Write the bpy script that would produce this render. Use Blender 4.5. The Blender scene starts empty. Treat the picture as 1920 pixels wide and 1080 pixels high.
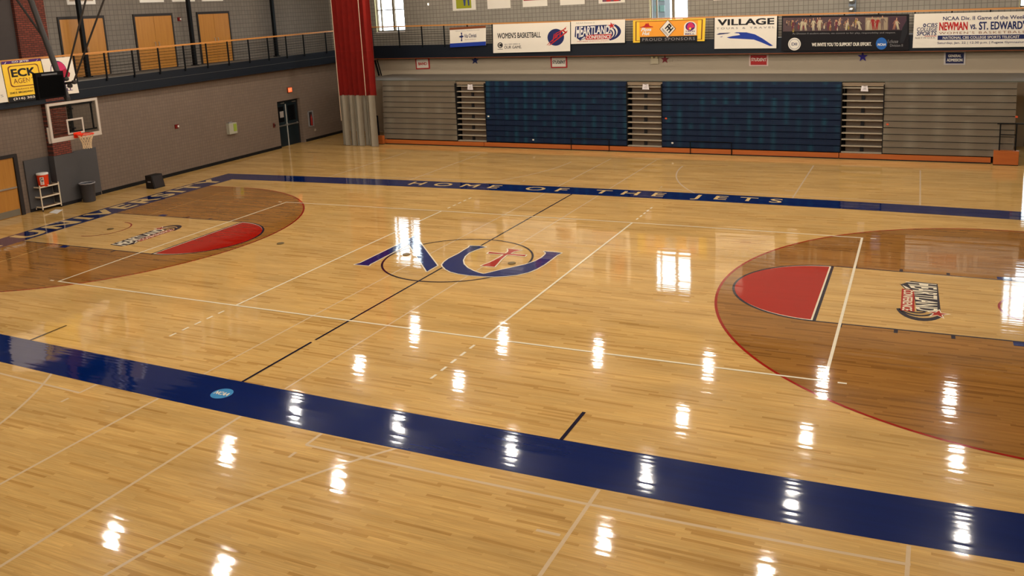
import bpy, math, random
from mathutils import Vector, Matrix
from mathutils.geometry import tessellate_polygon

# ------------------------------------------------------------------ camera
sc = bpy.context.scene
COL = sc.collection
CAM = Vector((10.3879, -18.3651, 6.1403))
CR = Vector((0.90370219, 0.42535123, -0.04897635))
CU = Vector((-0.03713191, 0.19181488, 0.98072844))
CF = Vector((-0.42654844, 0.88446786, -0.18913763))
FOC, PX, PY = 1637.42, 957.22, 328.83          # focal length and optical axis, in pixels of a 1920x1080 frame
cd = bpy.data.cameras.new('camera')
cam = bpy.data.objects.new('camera', cd); COL.objects.link(cam)
cd.sensor_width = 36.0; cd.lens = FOC / 1920 * 36
cd.shift_x = (960 - PX) / 1920; cd.shift_y = -(540 - PY) / 1920
cd.clip_start = 0.1; cd.clip_end = 300
cam.matrix_world = Matrix(((CR.x, CU.x, -CF.x, CAM.x), (CR.y, CU.y, -CF.y, CAM.y), (CR.z, CU.z, -CF.z, CAM.z), (0, 0, 0, 1)))
sc.camera = cam

# ------------------------------------------------------------------ world, exposure
LAMP = 225.0          # radiance of the high bay lamps
w = bpy.data.worlds.new('overcast_sky'); sc.world = w; w.use_nodes = True
bg = w.node_tree.nodes['Background']
bg.inputs[0].default_value = (0.86, 0.93, 1.0, 1); bg.inputs[1].default_value = 9.0
sc.view_settings.view_transform = 'Standard'
sc.view_settings.look = 'None'
sc.view_settings.exposure = -0.18
sc.view_settings.gamma = 1.0
sc.view_settings.use_curve_mapping = False
try:
    sc.cycles.max_bounces = 8; sc.cycles.transparent_max_bounces = 16
    sc.cycles.sample_clamp_indirect = 6.0
    sc.cycles.use_denoising = True
except Exception:
    pass

R = random.Random(7)

# ------------------------------------------------------------------ measuring helpers
def pray(u, v):
    return CF + CR * ((u - PX) / FOC) - CU * ((v - PY) / FOC)

def on_z(u, v, z=0.0):
    d = pray(u, v); return CAM + d * ((z - CAM.z) / d.z)

def on_x(u, v, x):
    d = pray(u, v); return CAM + d * ((x - CAM.x) / d.x)

def on_y(u, v, y):
    d = pray(u, v); return CAM + d * ((y - CAM.y) / d.y)

# survey of the painted court: regulation coordinates (metres from centre court) to where the paint lies on this floor
_S = (9.9430558, -17.4124318, 5.7168471)
_a, _b, _c = -0.4545857752, 0.3153325688, -0.0509755646
_f = Vector((math.sin(_a) * math.cos(_b), math.cos(_a) * math.cos(_b), -math.sin(_b)))
_r = Vector((math.cos(_a), -math.sin(_a), 0)); _u = _r.cross(_f)
_r, _u = _r * math.cos(_c) + _u * math.sin(_c), -_r * math.sin(_c) + _u * math.cos(_c)
def court(x, y):
    d = Vector((x, y, 0)) - Vector(_S); zf = d.dot(_f)
    if zf < 4.0: return Vector((x, y, 0))
    a, b = d.dot(_r) / zf, d.dot(_u) / zf
    q = 1 - 0.120768 * min(a * a + b * b, 0.7)
    return on_z(960 + 1606.167 * a * q, 540 - 1606.167 * b * q, 0)

class Plane:
    """A vertical wall plane through A and B (plan points); the room lies on the n side."""
    def __init__(s, A, B, side):
        s.A = Vector((*A, 0)); s.B = Vector((*B, 0)); s.d = (s.B - s.A).normalized(); s.L = (s.B - s.A).length
        s.n = Vector((-s.d.y, s.d.x, 0)) * side
    def pt(s, u, v, off=0.0):
        d = pray(u, v); A = s.A + s.n * off
        return CAM + d * ((A - CAM).dot(s.n) / d.dot(s.n))
    def P(s, t, z, off=0.0):
        return s.A + s.d * t + s.n * off + Vector((0, 0, z))
    def s(s, p):
        return (Vector(p) - s.A).dot(s.d)
    def sz(s, u, v, off=0.0):
        p = s.pt(u, v, off); return s.s(p), p.z

LW = Plane((-17.35, 0), (-17.7, 20), -1)       # lower left wall
LF = Plane((-17.1, 0), (-17.25, 20), -1)       # left balcony edge
LU = Plane((-19.0, 0), (-19.2, 20), -1)        # upper left wall
BL = Plane((-13.0, 16.4), (13.4, 15.5), -1)    # bleacher fronts
FF = Plane((-15.0, 19.6), (13.0, 18.9), -1)    # far balcony edge
FW = Plane((-15.0, 20.1), (13.0, 19.4), -1)    # lower far wall
FU = Plane((-15.0, 21.2), (13.0, 20.5), -1)    # upper far wall

# ------------------------------------------------------------------ materials
MATS = {}
def lin(c):
    return tuple(((x / 255) / 12.92 if x / 255 <= .04045 else ((x / 255 + .055) / 1.055) ** 2.4) for x in c)

def mat(name, rgb=(200, 200, 200), rough=.6, metal=0.0, noise=0.0, nscale=6.0, emit=None, alpha=1.0, spec=.28, coat=0.0):
    if name in MATS: return MATS[name]
    m = bpy.data.materials.new(name); m.use_nodes = True
    nt = m.node_tree; b = nt.nodes['Principled BSDF']
    c = (*lin(rgb), 1)
    b.inputs['Base Color'].default_value = c
    b.inputs['Roughness'].default_value = rough
    b.inputs['Metallic'].default_value = metal
    b.inputs['Specular IOR Level'].default_value = spec
    b.inputs['Coat Weight'].default_value = coat
    b.inputs['Coat Roughness'].default_value = .08
    b.inputs['Alpha'].default_value = alpha
    if noise:
        tc = nt.nodes.new('ShaderNodeTexCoord'); n = nt.nodes.new('ShaderNodeTexNoise')
        n.inputs['Scale'].default_value = nscale; n.inputs['Detail'].default_value = 4
        nt.links.new(tc.outputs['Object'], n.inputs['Vector'])
        r = nt.nodes.new('ShaderNodeMix'); r.data_type = 'RGBA'
        r.inputs[6].default_value = tuple(x * (1 - noise) for x in c[:3]) + (1,)
        r.inputs[7].default_value = tuple(min(1, x * (1 + noise)) for x in c[:3]) + (1,)
        nt.links.new(n.outputs['Fac'], r.inputs[0]); nt.links.new(r.outputs[2], b.inputs['Base Color'])
    if emit:
        b.inputs['Emission Color'].default_value = (*emit[0], 1); b.inputs['Emission Strength'].default_value = emit[1]
    MATS[name] = m
    return m

class NT:
    def __init__(s, name):
        s.m = bpy.data.materials.new(name); s.m.use_nodes = True; s.t = s.m.node_tree; s.b = s.t.nodes['Principled BSDF']
        MATS[name] = s.m
    def n(s, kind, **kw):
        x = s.t.nodes.new('ShaderNode' + kind)
        for k, v in kw.items(): setattr(x, k, v)
        return x
    def l(s, a, b): s.t.links.new(a, b)
    def math(s, op, a, b=None, c=None):
        x = s.n('Math', operation=op)
        for i, q in enumerate((a, b, c)):
            if q is None: continue
            if isinstance(q, (int, float)): x.inputs[i].default_value = q
            else: s.l(q, x.inputs[i])
        return x.outputs[0]
    def mix(s, f, a, b, mode='MIX'):
        x = s.n('Mix', data_type='RGBA', blend_type=mode)
        for i, q in ((0, f), (6, a), (7, b)):
            if isinstance(q, (int, float)): x.inputs[i].default_value = q
            elif isinstance(q, tuple): x.inputs[i].default_value = (*q[:3], 1)
            else: s.l(q, x.inputs[i])
        return x.outputs[2]

def varnish_normal(g, x, y, row, amp):
    """Each strip lies very slightly tilted under the varnish: broken, stretched reflections."""
    wn = g.n('TexWhiteNoise', noise_dimensions='1D'); g.l(row, wn.inputs['W'])
    cb = g.n('CombineXYZ'); g.l(g.math('MULTIPLY', x, 1.3), cb.inputs[0]); g.l(g.math('MULTIPLY', y, 7.0), cb.inputs[1])
    n1 = g.n('TexNoise'); g.l(cb.outputs[0], n1.inputs['Vector']); n1.inputs['Scale'].default_value = 1.0; n1.inputs['Detail'].default_value = 2
    cb2 = g.n('CombineXYZ'); g.l(x, cb2.inputs[0]); g.l(y, cb2.inputs[1])
    n2 = g.n('TexNoise'); g.l(cb2.outputs[0], n2.inputs['Vector']); n2.inputs['Scale'].default_value = 6.0
    ty = g.math('ADD', g.math('MULTIPLY', g.math('SUBTRACT', wn.outputs['Value'], .5), amp * 1.5), g.math('MULTIPLY', g.math('SUBTRACT', n1.outputs['Fac'], .5), amp * 2.2))
    tx = g.math('MULTIPLY', g.math('SUBTRACT', n2.outputs['Fac'], .5), amp * .8)
    nv = g.n('CombineXYZ'); g.l(tx, nv.inputs[0]); g.l(ty, nv.inputs[1]); nv.inputs[2].default_value = 1
    nn = g.n('VectorMath', operation='NORMALIZE'); g.l(nv.outputs[0], nn.inputs[0])
    return nn.outputs[0]

AMP = .011
def wood_floor(name, light, mid, dark, sat=1.0):
    g = NT(name)
    ge = g.n('NewGeometry'); sp = g.n('SeparateXYZ'); g.l(ge.outputs['Position'], sp.inputs[0])
    x, y = sp.outputs[0], sp.outputs[1]
    W = .05
    row = g.math('FLOOR', g.math('DIVIDE', y, W))
    wr = g.n('TexWhiteNoise', noise_dimensions='1D'); g.l(row, wr.inputs['W'])
    xo = g.math('DIVIDE', g.math('ADD', x, g.math('MULTIPLY', wr.outputs['Value'], 7.3)), .8)
    colm = g.math('FLOOR', xo)
    cell = g.n('CombineXYZ'); g.l(row, cell.inputs[0]); g.l(colm, cell.inputs[1])
    wc = g.n('TexWhiteNoise', noise_dimensions='2D'); g.l(cell.outputs[0], wc.inputs['Vector'])
    rp = g.n('ValToRGB'); g.l(wc.outputs['Value'], rp.inputs[0])
    e = rp.color_ramp.elements
    e[0].position = 0; e[0].color = (*dark, 1); e[1].position = 1; e[1].color = (*light, 1)
    for p, c in ((.03, dark), (.16, mid), (.6, tuple((a + b * 2) / 3 for a, b in zip(mid, light)))):
        k = e.new(p); k.color = (*c, 1)
    # grain: long streaks along the strips
    gv = g.n('CombineXYZ'); g.l(g.math('ADD', g.math('MULTIPLY', x, 1.4), g.math('MULTIPLY', wc.outputs['Value'], 40)), gv.inputs[0]); g.l(g.math('MULTIPLY', y, 55), gv.inputs[1])
    gn = g.n('TexNoise'); g.l(gv.outputs[0], gn.inputs['Vector']); gn.inputs['Scale'].default_value = 1; gn.inputs['Detail'].default_value = 5; gn.inputs['Roughness'].default_value = .65
    mr = g.n('MapRange'); g.l(gn.outputs['Fac'], mr.inputs[0]); mr.inputs[1].default_value = .3; mr.inputs[2].default_value = .7; mr.inputs[3].default_value = .80; mr.inputs[4].default_value = 1.14
    c1 = g.mix(1.0, rp.outputs[0], (1, 1, 1), 'MULTIPLY')
    cg = g.n('CombineXYZ'); [g.l(mr.outputs[0], cg.inputs[i]) for i in range(3)]
    c1 = g.mix(1.0, rp.outputs[0], cg.outputs[0], 'MULTIPLY')
    # broad tonal drift between bundles of strips
    bv = g.n('CombineXYZ'); g.l(g.math('MULTIPLY', x, .35), bv.inputs[0]); g.l(g.math('MULTIPLY', y, 1.6), bv.inputs[1])
    bn = g.n('TexNoise'); g.l(bv.outputs[0], bn.inputs['Vector']); bn.inputs['Scale'].default_value = 1; bn.inputs['Detail'].default_value = 3
    m2 = g.n('MapRange'); g.l(bn.outputs['Fac'], m2.inputs[0]); m2.inputs[1].default_value = .3; m2.inputs[2].default_value = .7; m2.inputs[3].default_value = .84; m2.inputs[4].default_value = 1.1
    cb = g.n('CombineXYZ'); [g.l(m2.outputs[0], cb.inputs[i]) for i in range(3)]
    c2 = g.mix(1.0, c1, cb.outputs[0], 'MULTIPLY')
    g.l(c2, g.b.inputs['Base Color'])
    g.b.inputs['Roughness'].default_value = .05
    g.b.inputs['IOR'].default_value = 1.45
    g.l(varnish_normal(g, x, y, row, AMP), g.b.inputs['Normal'])
    return g.m

def paint(name, rgb, rough=.06, var=.08):
    g = NT(name)
    ge = g.n('NewGeometry'); sp = g.n('SeparateXYZ'); g.l(ge.outputs['Position'], sp.inputs[0])
    x, y = sp.outputs[0], sp.outputs[1]
    row = g.math('FLOOR', g.math('DIVIDE', y, .05))
    c = lin(rgb)
    nz = g.n('TexNoise'); cv = g.n('CombineXYZ'); g.l(g.math('MULTIPLY', x, .8), cv.inputs[0]); g.l(g.math('MULTIPLY', y, 8), cv.inputs[1]); g.l(cv.outputs[0], nz.inputs['Vector']); nz.inputs['Scale'].default_value = 1
    g.l(g.mix(nz.outputs['Fac'], tuple(q * (1 - var) for q in c), tuple(q * (1 + var) for q in c)), g.b.inputs['Base Color'])
    g.b.inputs['Roughness'].default_value = rough
    g.b.inputs['IOR'].default_value = 1.45
    g.l(varnish_normal(g, x, y, row, AMP), g.b.inputs['Normal'])
    return g.m

def block_wall(name, rgb, mortar, bw=.2, bh=.2, ms=.012, offset=0.0, var=.07, rough=.75, bump=.25, mrgb2=None):
    g = NT(name)
    uv = g.n('UVMap'); uv.uv_map = 'uv'
    bt = g.n('TexBrick'); g.l(uv.outputs[0], bt.inputs['Vector'])
    bt.offset = offset; bt.squash = 1; bt.offset_frequency = 2
    c = lin(rgb)
    bt.inputs['Color1'].default_value = (*[q * (1 - var) for q in c], 1)
    bt.inputs['Color2'].default_value = (*[q * (1 + var) for q in c], 1)
    bt.inputs['Mortar'].default_value = (*lin(mortar), 1)
    bt.inputs['Scale'].default_value = 1; bt.inputs['Mortar Size'].default_value = ms
    bt.inputs['Brick Width'].default_value = bw; bt.inputs['Row Height'].default_value = bh
    nz = g.n('TexNoise'); g.l(uv.outputs[0], nz.inputs['Vector']); nz.inputs['Scale'].default_value = .8; nz.inputs['Detail'].default_value = 5
    mr = g.n('MapRange'); g.l(nz.outputs['Fac'], mr.inputs[0]); mr.inputs[3].default_value = .88; mr.inputs[4].default_value = 1.1
    cc = g.n('CombineXYZ'); [g.l(mr.outputs[0], cc.inputs[i]) for i in range(3)]
    g.l(g.mix(1.0, bt.outputs['Color'], cc.outputs[0], 'MULTIPLY'), g.b.inputs['Base Color'])
    g.b.inputs['Roughness'].default_value = rough
    bp = g.n('Bump'); bp.invert = True; bp.inputs['Strength'].default_value = bump; bp.inputs['Distance'].default_value = .01
    g.l(bt.outputs['Fac'], bp.inputs['Height']); g.l(bp.outputs[0], g.b.inputs['Normal'])
    return g.m

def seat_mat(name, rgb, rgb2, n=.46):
    """Moulded seat fronts: faint patches of a second colour, random strength per seat."""
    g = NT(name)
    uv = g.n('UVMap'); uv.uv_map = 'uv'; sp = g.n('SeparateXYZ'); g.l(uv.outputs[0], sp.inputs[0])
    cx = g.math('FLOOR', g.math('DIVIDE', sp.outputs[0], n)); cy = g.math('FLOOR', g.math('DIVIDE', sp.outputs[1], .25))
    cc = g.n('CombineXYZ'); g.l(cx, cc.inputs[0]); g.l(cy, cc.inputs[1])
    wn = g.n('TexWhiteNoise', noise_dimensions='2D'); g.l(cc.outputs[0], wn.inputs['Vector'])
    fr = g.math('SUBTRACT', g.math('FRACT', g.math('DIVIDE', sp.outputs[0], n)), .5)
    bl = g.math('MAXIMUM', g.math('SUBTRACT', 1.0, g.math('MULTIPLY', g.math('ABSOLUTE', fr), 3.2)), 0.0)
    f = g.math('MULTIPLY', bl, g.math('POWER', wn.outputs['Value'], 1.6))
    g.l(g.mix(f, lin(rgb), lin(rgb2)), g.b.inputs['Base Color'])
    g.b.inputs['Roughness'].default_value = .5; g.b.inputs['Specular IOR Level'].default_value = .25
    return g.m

def wood_plain(name, a, b, rough=.4, sx=1.0, sz=9.0, axis=2):
    g = NT(name)
    tc = g.n('TexCoord'); mp = g.n('Mapping'); g.l(tc.outputs['Object'], mp.inputs[0])
    s = [sz, sz, sz]; s[axis] = sx; mp.inputs['Scale'].default_value = s
    nz = g.n('TexNoise'); g.l(mp.outputs[0], nz.inputs['Vector']); nz.inputs['Scale'].default_value = 1; nz.inputs['Detail'].default_value = 6
    g.l(g.mix(nz.outputs['Fac'], lin(a), lin(b)), g.b.inputs['Base Color']); g.b.inputs['Roughness'].default_value = rough
    return g.m

M_FLOOR = wood_floor('maple_strip_floor', (.70, .42, .140), (.645, .37, .115), (.53, .285, .080))
M_STAIN = wood_floor('stained_maple_floor', (.37, .160, .032), (.315, .130, .025), (.24, .094, .017))
M_NAVY = paint('navy_floor_paint', (12, 34, 98)); M_DARK = paint('dark_line_paint', (26, 22, 44))
M_RED = paint('red_floor_paint', (170, 17, 3)); M_WHITE = paint('white_line_paint', (242, 226, 196))
M_TAN = paint('faded_tan_line_paint', (214, 184, 146)); M_MAPLETXT = paint('maple_lettering', (226, 188, 124))
M_SKY = paint('bright_blue_floor_paint', (70, 140, 190)); M_CRIM = paint('crimson_line_paint', (156, 22, 8))
M_BAND = paint('royal_blue_band_paint', (2, 28, 84), .05, .2)
M_BLK_L = block_wall('painted_block_lower', (110, 92, 78), (97, 81, 68), bw=.13, bh=.13, ms=.008, var=.05)
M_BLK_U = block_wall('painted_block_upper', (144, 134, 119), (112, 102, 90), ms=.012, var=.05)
M_BLK_U_DIM = block_wall('painted_block_upper_dim', (112, 103, 93), (90, 81, 72), ms=.012, var=.05)  # same block as the far wall, the left side's dimness put into its colour
M_BRICK = block_wall('red_brick', (112, 50, 34), (62, 34, 26), bw=.2, bh=.075, ms=.012, offset=.5, var=.25, rough=.9)
M_PLAIN = mat('beige_plaster', (174, 157, 134), .8, noise=.05, nscale=.7)
M_CEIL = mat('dark_ceiling_deck', (96, 92, 88), .8)
M_FASCIA = mat('navy_steel_fascia', (13, 19, 28), .5, noise=.1, nscale=2)
M_SLAB = mat('grey_concrete', (120, 114, 106), .9, noise=.1)
M_BLACK = mat('black_rubber', (10, 9, 10), .6); M_RAIL = mat('dark_railing_steel', (12, 14, 17), .5, spec=.15)
M_OAK = wood_plain('oak_handrail', (206, 142, 70), (176, 108, 44), .35, axis=0)
M_DOOR = wood_plain('oak_door_veneer', (184, 128, 50), (156, 98, 32), .4, sx=1.2, sz=14)
M_KICK = wood_plain('orange_stained_plywood', (190, 104, 46), (158, 78, 30), .35, sx=1.5, sz=8, axis=0)
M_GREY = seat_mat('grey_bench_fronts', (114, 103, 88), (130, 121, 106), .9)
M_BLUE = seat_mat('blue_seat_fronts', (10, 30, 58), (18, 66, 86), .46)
M_GAP = mat('dark_gap', (20, 18, 18), .8)  # near-black fill, the shade of the bleacher gaps put into its colour
M_TREAD = mat('pale_aluminium_tread', (178, 166, 146), .45, .2); M_RISER = mat('brown_riser', (96, 80, 66), .7, noise=.12)
M_REDMESH = mat('red_mesh_curtain', (120, 17, 6), .9, noise=.25, nscale=3)
M_VINYL = mat('grey_vinyl_curtain', (138, 128, 111), .5, noise=.06, nscale=2)
M_CORD = mat('pale_cord', (196, 168, 142), .8)
M_DDOOR = mat('dark_painted_door', (22, 32, 36), .35); M_FRAME = mat('dark_door_frame', (40, 34, 32), .5)
M_CHROME = mat('brushed_steel', (200, 196, 188), .3, .9)
M_PAD = mat('grey_vinyl_wall_pad', (74, 71, 71), .5, noise=.06, nscale=3)
M_WHITEP = mat('white_enamel', (224, 216, 206), .4); M_OFFW = mat('off_white_banner_cloth', (226, 214, 196), .7, noise=.03, nscale=2)
M_INKBLK = mat('black_ink', (20, 18, 22), .6); M_INKNAVY = mat('navy_ink', (26, 34, 84), .6)
M_INKRED = mat('red_ink', (180, 30, 26), .6); M_INKBLUE = mat('blue_ink', (24, 52, 140), .6)
M_YEL = mat('yellow_banner', (236, 190, 50), .6); M_ORG = mat('orange_banner', (232, 150, 44), .6)
M_PURP = mat('purple_ink', (72, 30, 96), .6); M_PINK = mat('pink_ink', (196, 40, 90), .6)
M_INKGREY = mat('grey_ink', (130, 124, 122), .6); M_INKBRN = mat('brown_ink', (120, 62, 30), .6)
M_GLASS = mat('clear_glass', (255, 255, 255), .02)
def glass(name, tint, rough=0.0, fac=.12):
    g = NT(name); t = g.n('BsdfTransparent'); t.inputs[0].default_value = (*tint, 1)
    gl = g.n('BsdfGlossy'); gl.inputs['Roughness'].default_value = .02 + rough
    mx = g.n('MixShader'); mx.inputs[0].default_value = fac; g.l(t.outputs[0], mx.inputs[1]); g.l(gl.outputs[0], mx.inputs[2])
    g.l(mx.outputs[0], g.t.nodes['Material Output'].inputs['Surface']); return g.m
M_GLASS = glass('window_glass', (.97, .99, .98), fac=.05); M_BGLASS = glass('backboard_glass', (.80, .82, .80), fac=.06)
M_RIM = mat('orange_rim_paint', (220, 50, 18), .4); M_NET = mat('cream_net_cord', (214, 186, 148), .8)
M_WFRAME = mat('window_frame_bronze', (122, 106, 84), .5); M_REVEAL = mat('cream_window_reveal', (214, 206, 160), .7)

# ------------------------------------------------------------------ mesh helpers
class MB:
    def __init__(s): s.v = []; s.f = []; s.mi = []; s.mats = []; s.uv = []
    def m(s, mt):
        if mt not in s.mats: s.mats.append(mt)
        return s.mats.index(mt)
    def face(s, pts, mt, uvs=None):
        i = len(s.v); s.v += [Vector(p) for p in pts]; s.f.append(tuple(range(i, i + len(pts)))); s.mi.append(s.m(mt)); s.uv.append(uvs)
    def hexa(s, c, mt, uvf=None):
        """c: 8 corners, bottom ring 0-3 then top ring 4-7."""
        for q in ((3, 2, 1, 0), (4, 5, 6, 7), (0, 1, 5, 4), (1, 2, 6, 5), (2, 3, 7, 6), (3, 0, 4, 7)):
            p = [c[i] for i in q]; s.face(p, mt, [uvf(a) for a in p] if uvf else None)
    def box(s, lo, hi, mt):
        x0, y0, z0 = lo; x1, y1, z1 = hi
        s.hexa([(x0, y0, z0), (x1, y0, z0), (x1, y1, z0), (x0, y1, z0), (x0, y0, z1), (x1, y0, z1), (x1, y1, z1), (x0, y1, z1)], mt)
    def pbox(s, pl, s0, s1, z0, z1, o0, o1, mt, uv=False, zl=None):
        """box in a wall plane's frame: along s, up z, out of the wall o; zl scales heights along s"""
        k = zl or (lambda t: 1.0)
        P = lambda t, z, o: pl.P(t, z * k(t), o)
        c = [P(s0, z0, o0), P(s1, z0, o0), P(s1, z0, o1), P(s0, z0, o1), P(s0, z1, o0), P(s1, z1, o0), P(s1, z1, o1), P(s0, z1, o1)]
        s.hexa(c, mt, (lambda p: (pl.s(p), p.z)) if uv else None)
    def bar(s, p0, p1, w, h, mt, up=(0, 0, 1)):
        p0, p1 = Vector(p0), Vector(p1); d = (p1 - p0).normalized(); up = Vector(up)
        if abs(d.dot(up)) > .98: up = Vector((1, 0, 0))
        a = d.cross(up).normalized(); b = a.cross(d).normalized(); a *= w / 2; b *= h / 2
        s.hexa([p0 - a - b, p0 + a - b, p0 + a + b, p0 - a + b, p1 - a - b, p1 + a - b, p1 + a + b, p1 - a + b], mt)
    def tube(s, pts, r, mt, n=8, closed=False, caps=True):
        pts = [Vector(p) for p in pts]; N = len(pts); rings = []
        for i, p in enumerate(pts):
            a = pts[(i - 1) % N] if (closed or i) else p; b = pts[(i + 1) % N] if (closed or i < N - 1) else p
            d = (b - a).normalized(); up = Vector((0, 0, 1)) if abs(d.z) < .95 else Vector((1, 0, 0))
            e1 = d.cross(up).normalized(); e2 = e1.cross(d)
            rr = r[i] if isinstance(r, (list, tuple)) else r
            rings.append([p + (e1 * math.cos(t * 2 * math.pi / n) + e2 * math.sin(t * 2 * math.pi / n)) * rr for t in range(n)])
        base = len(s.v)
        for rg in rings: s.v += rg
        k = s.m(mt)
        for i in range(N if closed else N - 1):
            j = (i + 1) % N
            for t in range(n):
                t2 = (t + 1) % n
                s.f.append((base + i * n + t, base + i * n + t2, base + j * n + t2, base + j * n + t)); s.mi.append(k); s.uv.append(None)
        if caps and not closed:
            s.f.append(tuple(base + t for t in range(n))); s.mi.append(k); s.uv.append(None)
            s.f.append(tuple(base + (N - 1) * n + t for t in reversed(range(n)))); s.mi.append(k); s.uv.append(None)
    def lathe(s, c, prof, mt, n=24):
        c = Vector(c); base = len(s.v); k = s.m(mt)
        for r, z in prof:
            for t in range(n):
                a = t * 2 * math.pi / n; s.v.append(c + Vector((r * math.cos(a), r * math.sin(a), z)))
        for i in range(len(prof) - 1):
            for t in range(n):
                t2 = (t + 1) % n
                s.f.append((base + i * n + t, base + i * n + t2, base + (i + 1) * n + t2, base + (i + 1) * n + t)); s.mi.append(k); s.uv.append(None)
    def poly(s, pts, mt):
        """flat polygon of any outline"""
        pts = [Vector(p) for p in pts]
        base = len(s.v); s.v += pts; k = s.m(mt)
        for t in tessellate_polygon([pts]):
            s.f.append(tuple(base + i for i in t)); s.mi.append(k); s.uv.append(None)
    def build(s, name, parent=None, smooth=False, kind=None, loc=None):
        me = bpy.data.meshes.new(name)
        if loc is None:
            if parent is None and s.v:
                xs = [p.x for p in s.v]; ys = [p.y for p in s.v]; zs = [p.z for p in s.v]
                loc = Vector(((min(xs) + max(xs)) / 2, (min(ys) + max(ys)) / 2, min(zs)))
            else: loc = Vector((0, 0, 0))
        base = Vector((0, 0, 0)); q = parent
        while q is not None: base = base + q.location; q = q.parent
        off = base + loc
        me.from_pydata([tuple(p - off) for p in s.v], [], s.f)
        for mt in s.mats: me.materials.append(mt)
        me.polygons.foreach_set('material_index', s.mi)
        if any(u for u in s.uv):
            ul = me.uv_layers.new(name='uv')
            for p, u in zip(me.polygons, s.uv):
                if u:
                    for li, c in zip(p.loop_indices, u): ul.data[li].uv = c
        if smooth: me.polygons.foreach_set('use_smooth', [True] * len(me.polygons))
        me.update()
        o = bpy.data.objects.new(name, me); COL.objects.link(o); o.location = loc; o.parent = parent
        if kind: o['kind'] = kind
        return o

def tag(o, label=None, cat=None, group=None, kind=None):
    if label: o['label'] = label
    if cat: o['category'] = cat
    if group: o['group'] = group
    if kind: o['kind'] = kind
    return o

def empty(name, loc, label, cat, group=None):
    o = bpy.data.objects.new(name, None); COL.objects.link(o); o.location = loc; o.empty_display_size = .2
    return tag(o, label, cat, group)

def one(name, fn, parent=None, **kw):
    m = MB(); fn(m); return m.build(name, parent, **kw)

def copy_tree(o, parent=None):
    c = o.copy(); COL.objects.link(c); c.parent = parent
    for ch in list(o.children): copy_tree(ch, c)
    return c

_G = {}
def glyphs(txt, bold=0.0, shear=0.0, space=1.0):
    k = (txt, bold, shear, space)
    if k in _G: return _G[k]
    cu = bpy.data.curves.new('t', 'FONT'); cu.body = txt; cu.offset = 0.0; cu.shear = shear; cu.space_character = space; cu.resolution_u = 3
    ob = bpy.data.objects.new('t', cu); COL.objects.link(ob)
    dg = bpy.context.evaluated_depsgraph_get(); dg.update()
    me = bpy.data.meshes.new_from_object(ob.evaluated_get(dg))
    vs = [(v.co.x, v.co.y) for v in me.vertices]; fs = [tuple(p.vertices) for p in me.polygons]
    e = max(0.0, bold) * .8          # heavier strokes: the same letters laid over themselves, slightly shifted
    if e > 0:
        n0 = len(vs); v0, f0 = vs, fs; vs, fs = [], []
        for q, (dx, dy) in enumerate(((0, 0), (e * .8, e * .6), (-e * .8, e * .6), (e * .8, -e * .6), (-e * .8, -e * .6))):
            vs += [(a + dx, b + dy, q) for a, b in v0]; fs += [tuple(i + q * n0 for i in f) for f in f0]
    bpy.data.objects.remove(ob); bpy.data.curves.remove(cu); bpy.data.meshes.remove(me)
    vs = [p if len(p) == 3 else (*p, 0) for p in vs]
    x0 = min(p[0] for p in vs); x1 = max(p[0] for p in vs); y0 = min(p[1] for p in vs); y1 = max(p[1] for p in vs)
    vs = [((a - x0) / (x1 - x0), (b - y0) / (y1 - y0), q) for a, b, q in vs]
    _G[k] = (vs, fs); return _G[k]

def text(m, txt, mp, u0, v0, u1, v1, mt, lay=1, bold=0.02, shear=0.0, space=1.0, warp=None):
    """letters whose box fills u0..u1, v0..v1 of the mapping mp(u, v, layer)"""
    vs, fs = glyphs(txt, bold, shear, space); base = len(m.v); k = m.m(mt)
    for a, b, q in vs:
        if warp: a, b = warp(a, b)
        m.v.append(Vector(mp(u0 + (u1 - u0) * a, v0 + (v1 - v0) * b, lay + q * .24)))
    for f in fs: m.f.append(tuple(base + i for i in f)); m.mi.append(k); m.uv.append(None)

def rect(m, mp, u0, v0, u1, v1, mt, lay=1, nu=1, nv=1):
    for i in range(nu):
        for j in range(nv):
            a, b = u0 + (u1 - u0) * i / nu, u0 + (u1 - u0) * (i + 1) / nu; c, d = v0 + (v1 - v0) * j / nv, v0 + (v1 - v0) * (j + 1) / nv
            m.face([mp(a, c, lay), mp(b, c, lay), mp(b, d, lay), mp(a, d, lay)], mt)

def pol(m, mp, pts, mt, lay=1): m.poly([mp(a, b, lay) for a, b in pts], mt)

def ell(m, mp, cu, cv, ru, rv, mt, lay=1, n=20, a0=0, a1=360):
    pol(m, mp, [(cu + ru * math.cos(math.radians(a0 + (a1 - a0) * i / n)), cv + rv * math.sin(math.radians(a0 + (a1 - a0) * i / n))) for i in range(n if a1 - a0 == 360 else n + 1)], mt, lay)

def star_pts(cx, cy, rx, ry, inner=.4, rot=90, n=5):
    out = []
    for i in range(2 * n):
        a = math.radians(rot + i * 180 / n); k = 1 if i % 2 == 0 else inner
        out.append((cx + rx * k * math.cos(a), cy + ry * k * math.sin(a)))
    return out

def arc_band(m, mp, cu, cv, r0u, r0v, r1u, r1v, a0, a1, mt, lay=1, n=16):
    """crescent between two ellipse arcs"""
    P = lambda ru, rv, i: (cu + ru * math.cos(math.radians(a0 + (a1 - a0) * i / n)), cv + rv * math.sin(math.radians(a0 + (a1 - a0) * i / n)))
    for i in range(n):
        m.face([mp(*P(r0u, r0v, i), lay), mp(*P(r1u, r1v, i), lay), mp(*P(r1u, r1v, i + 1), lay), mp(*P(r0u, r0v, i + 1), lay)], mt)

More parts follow.
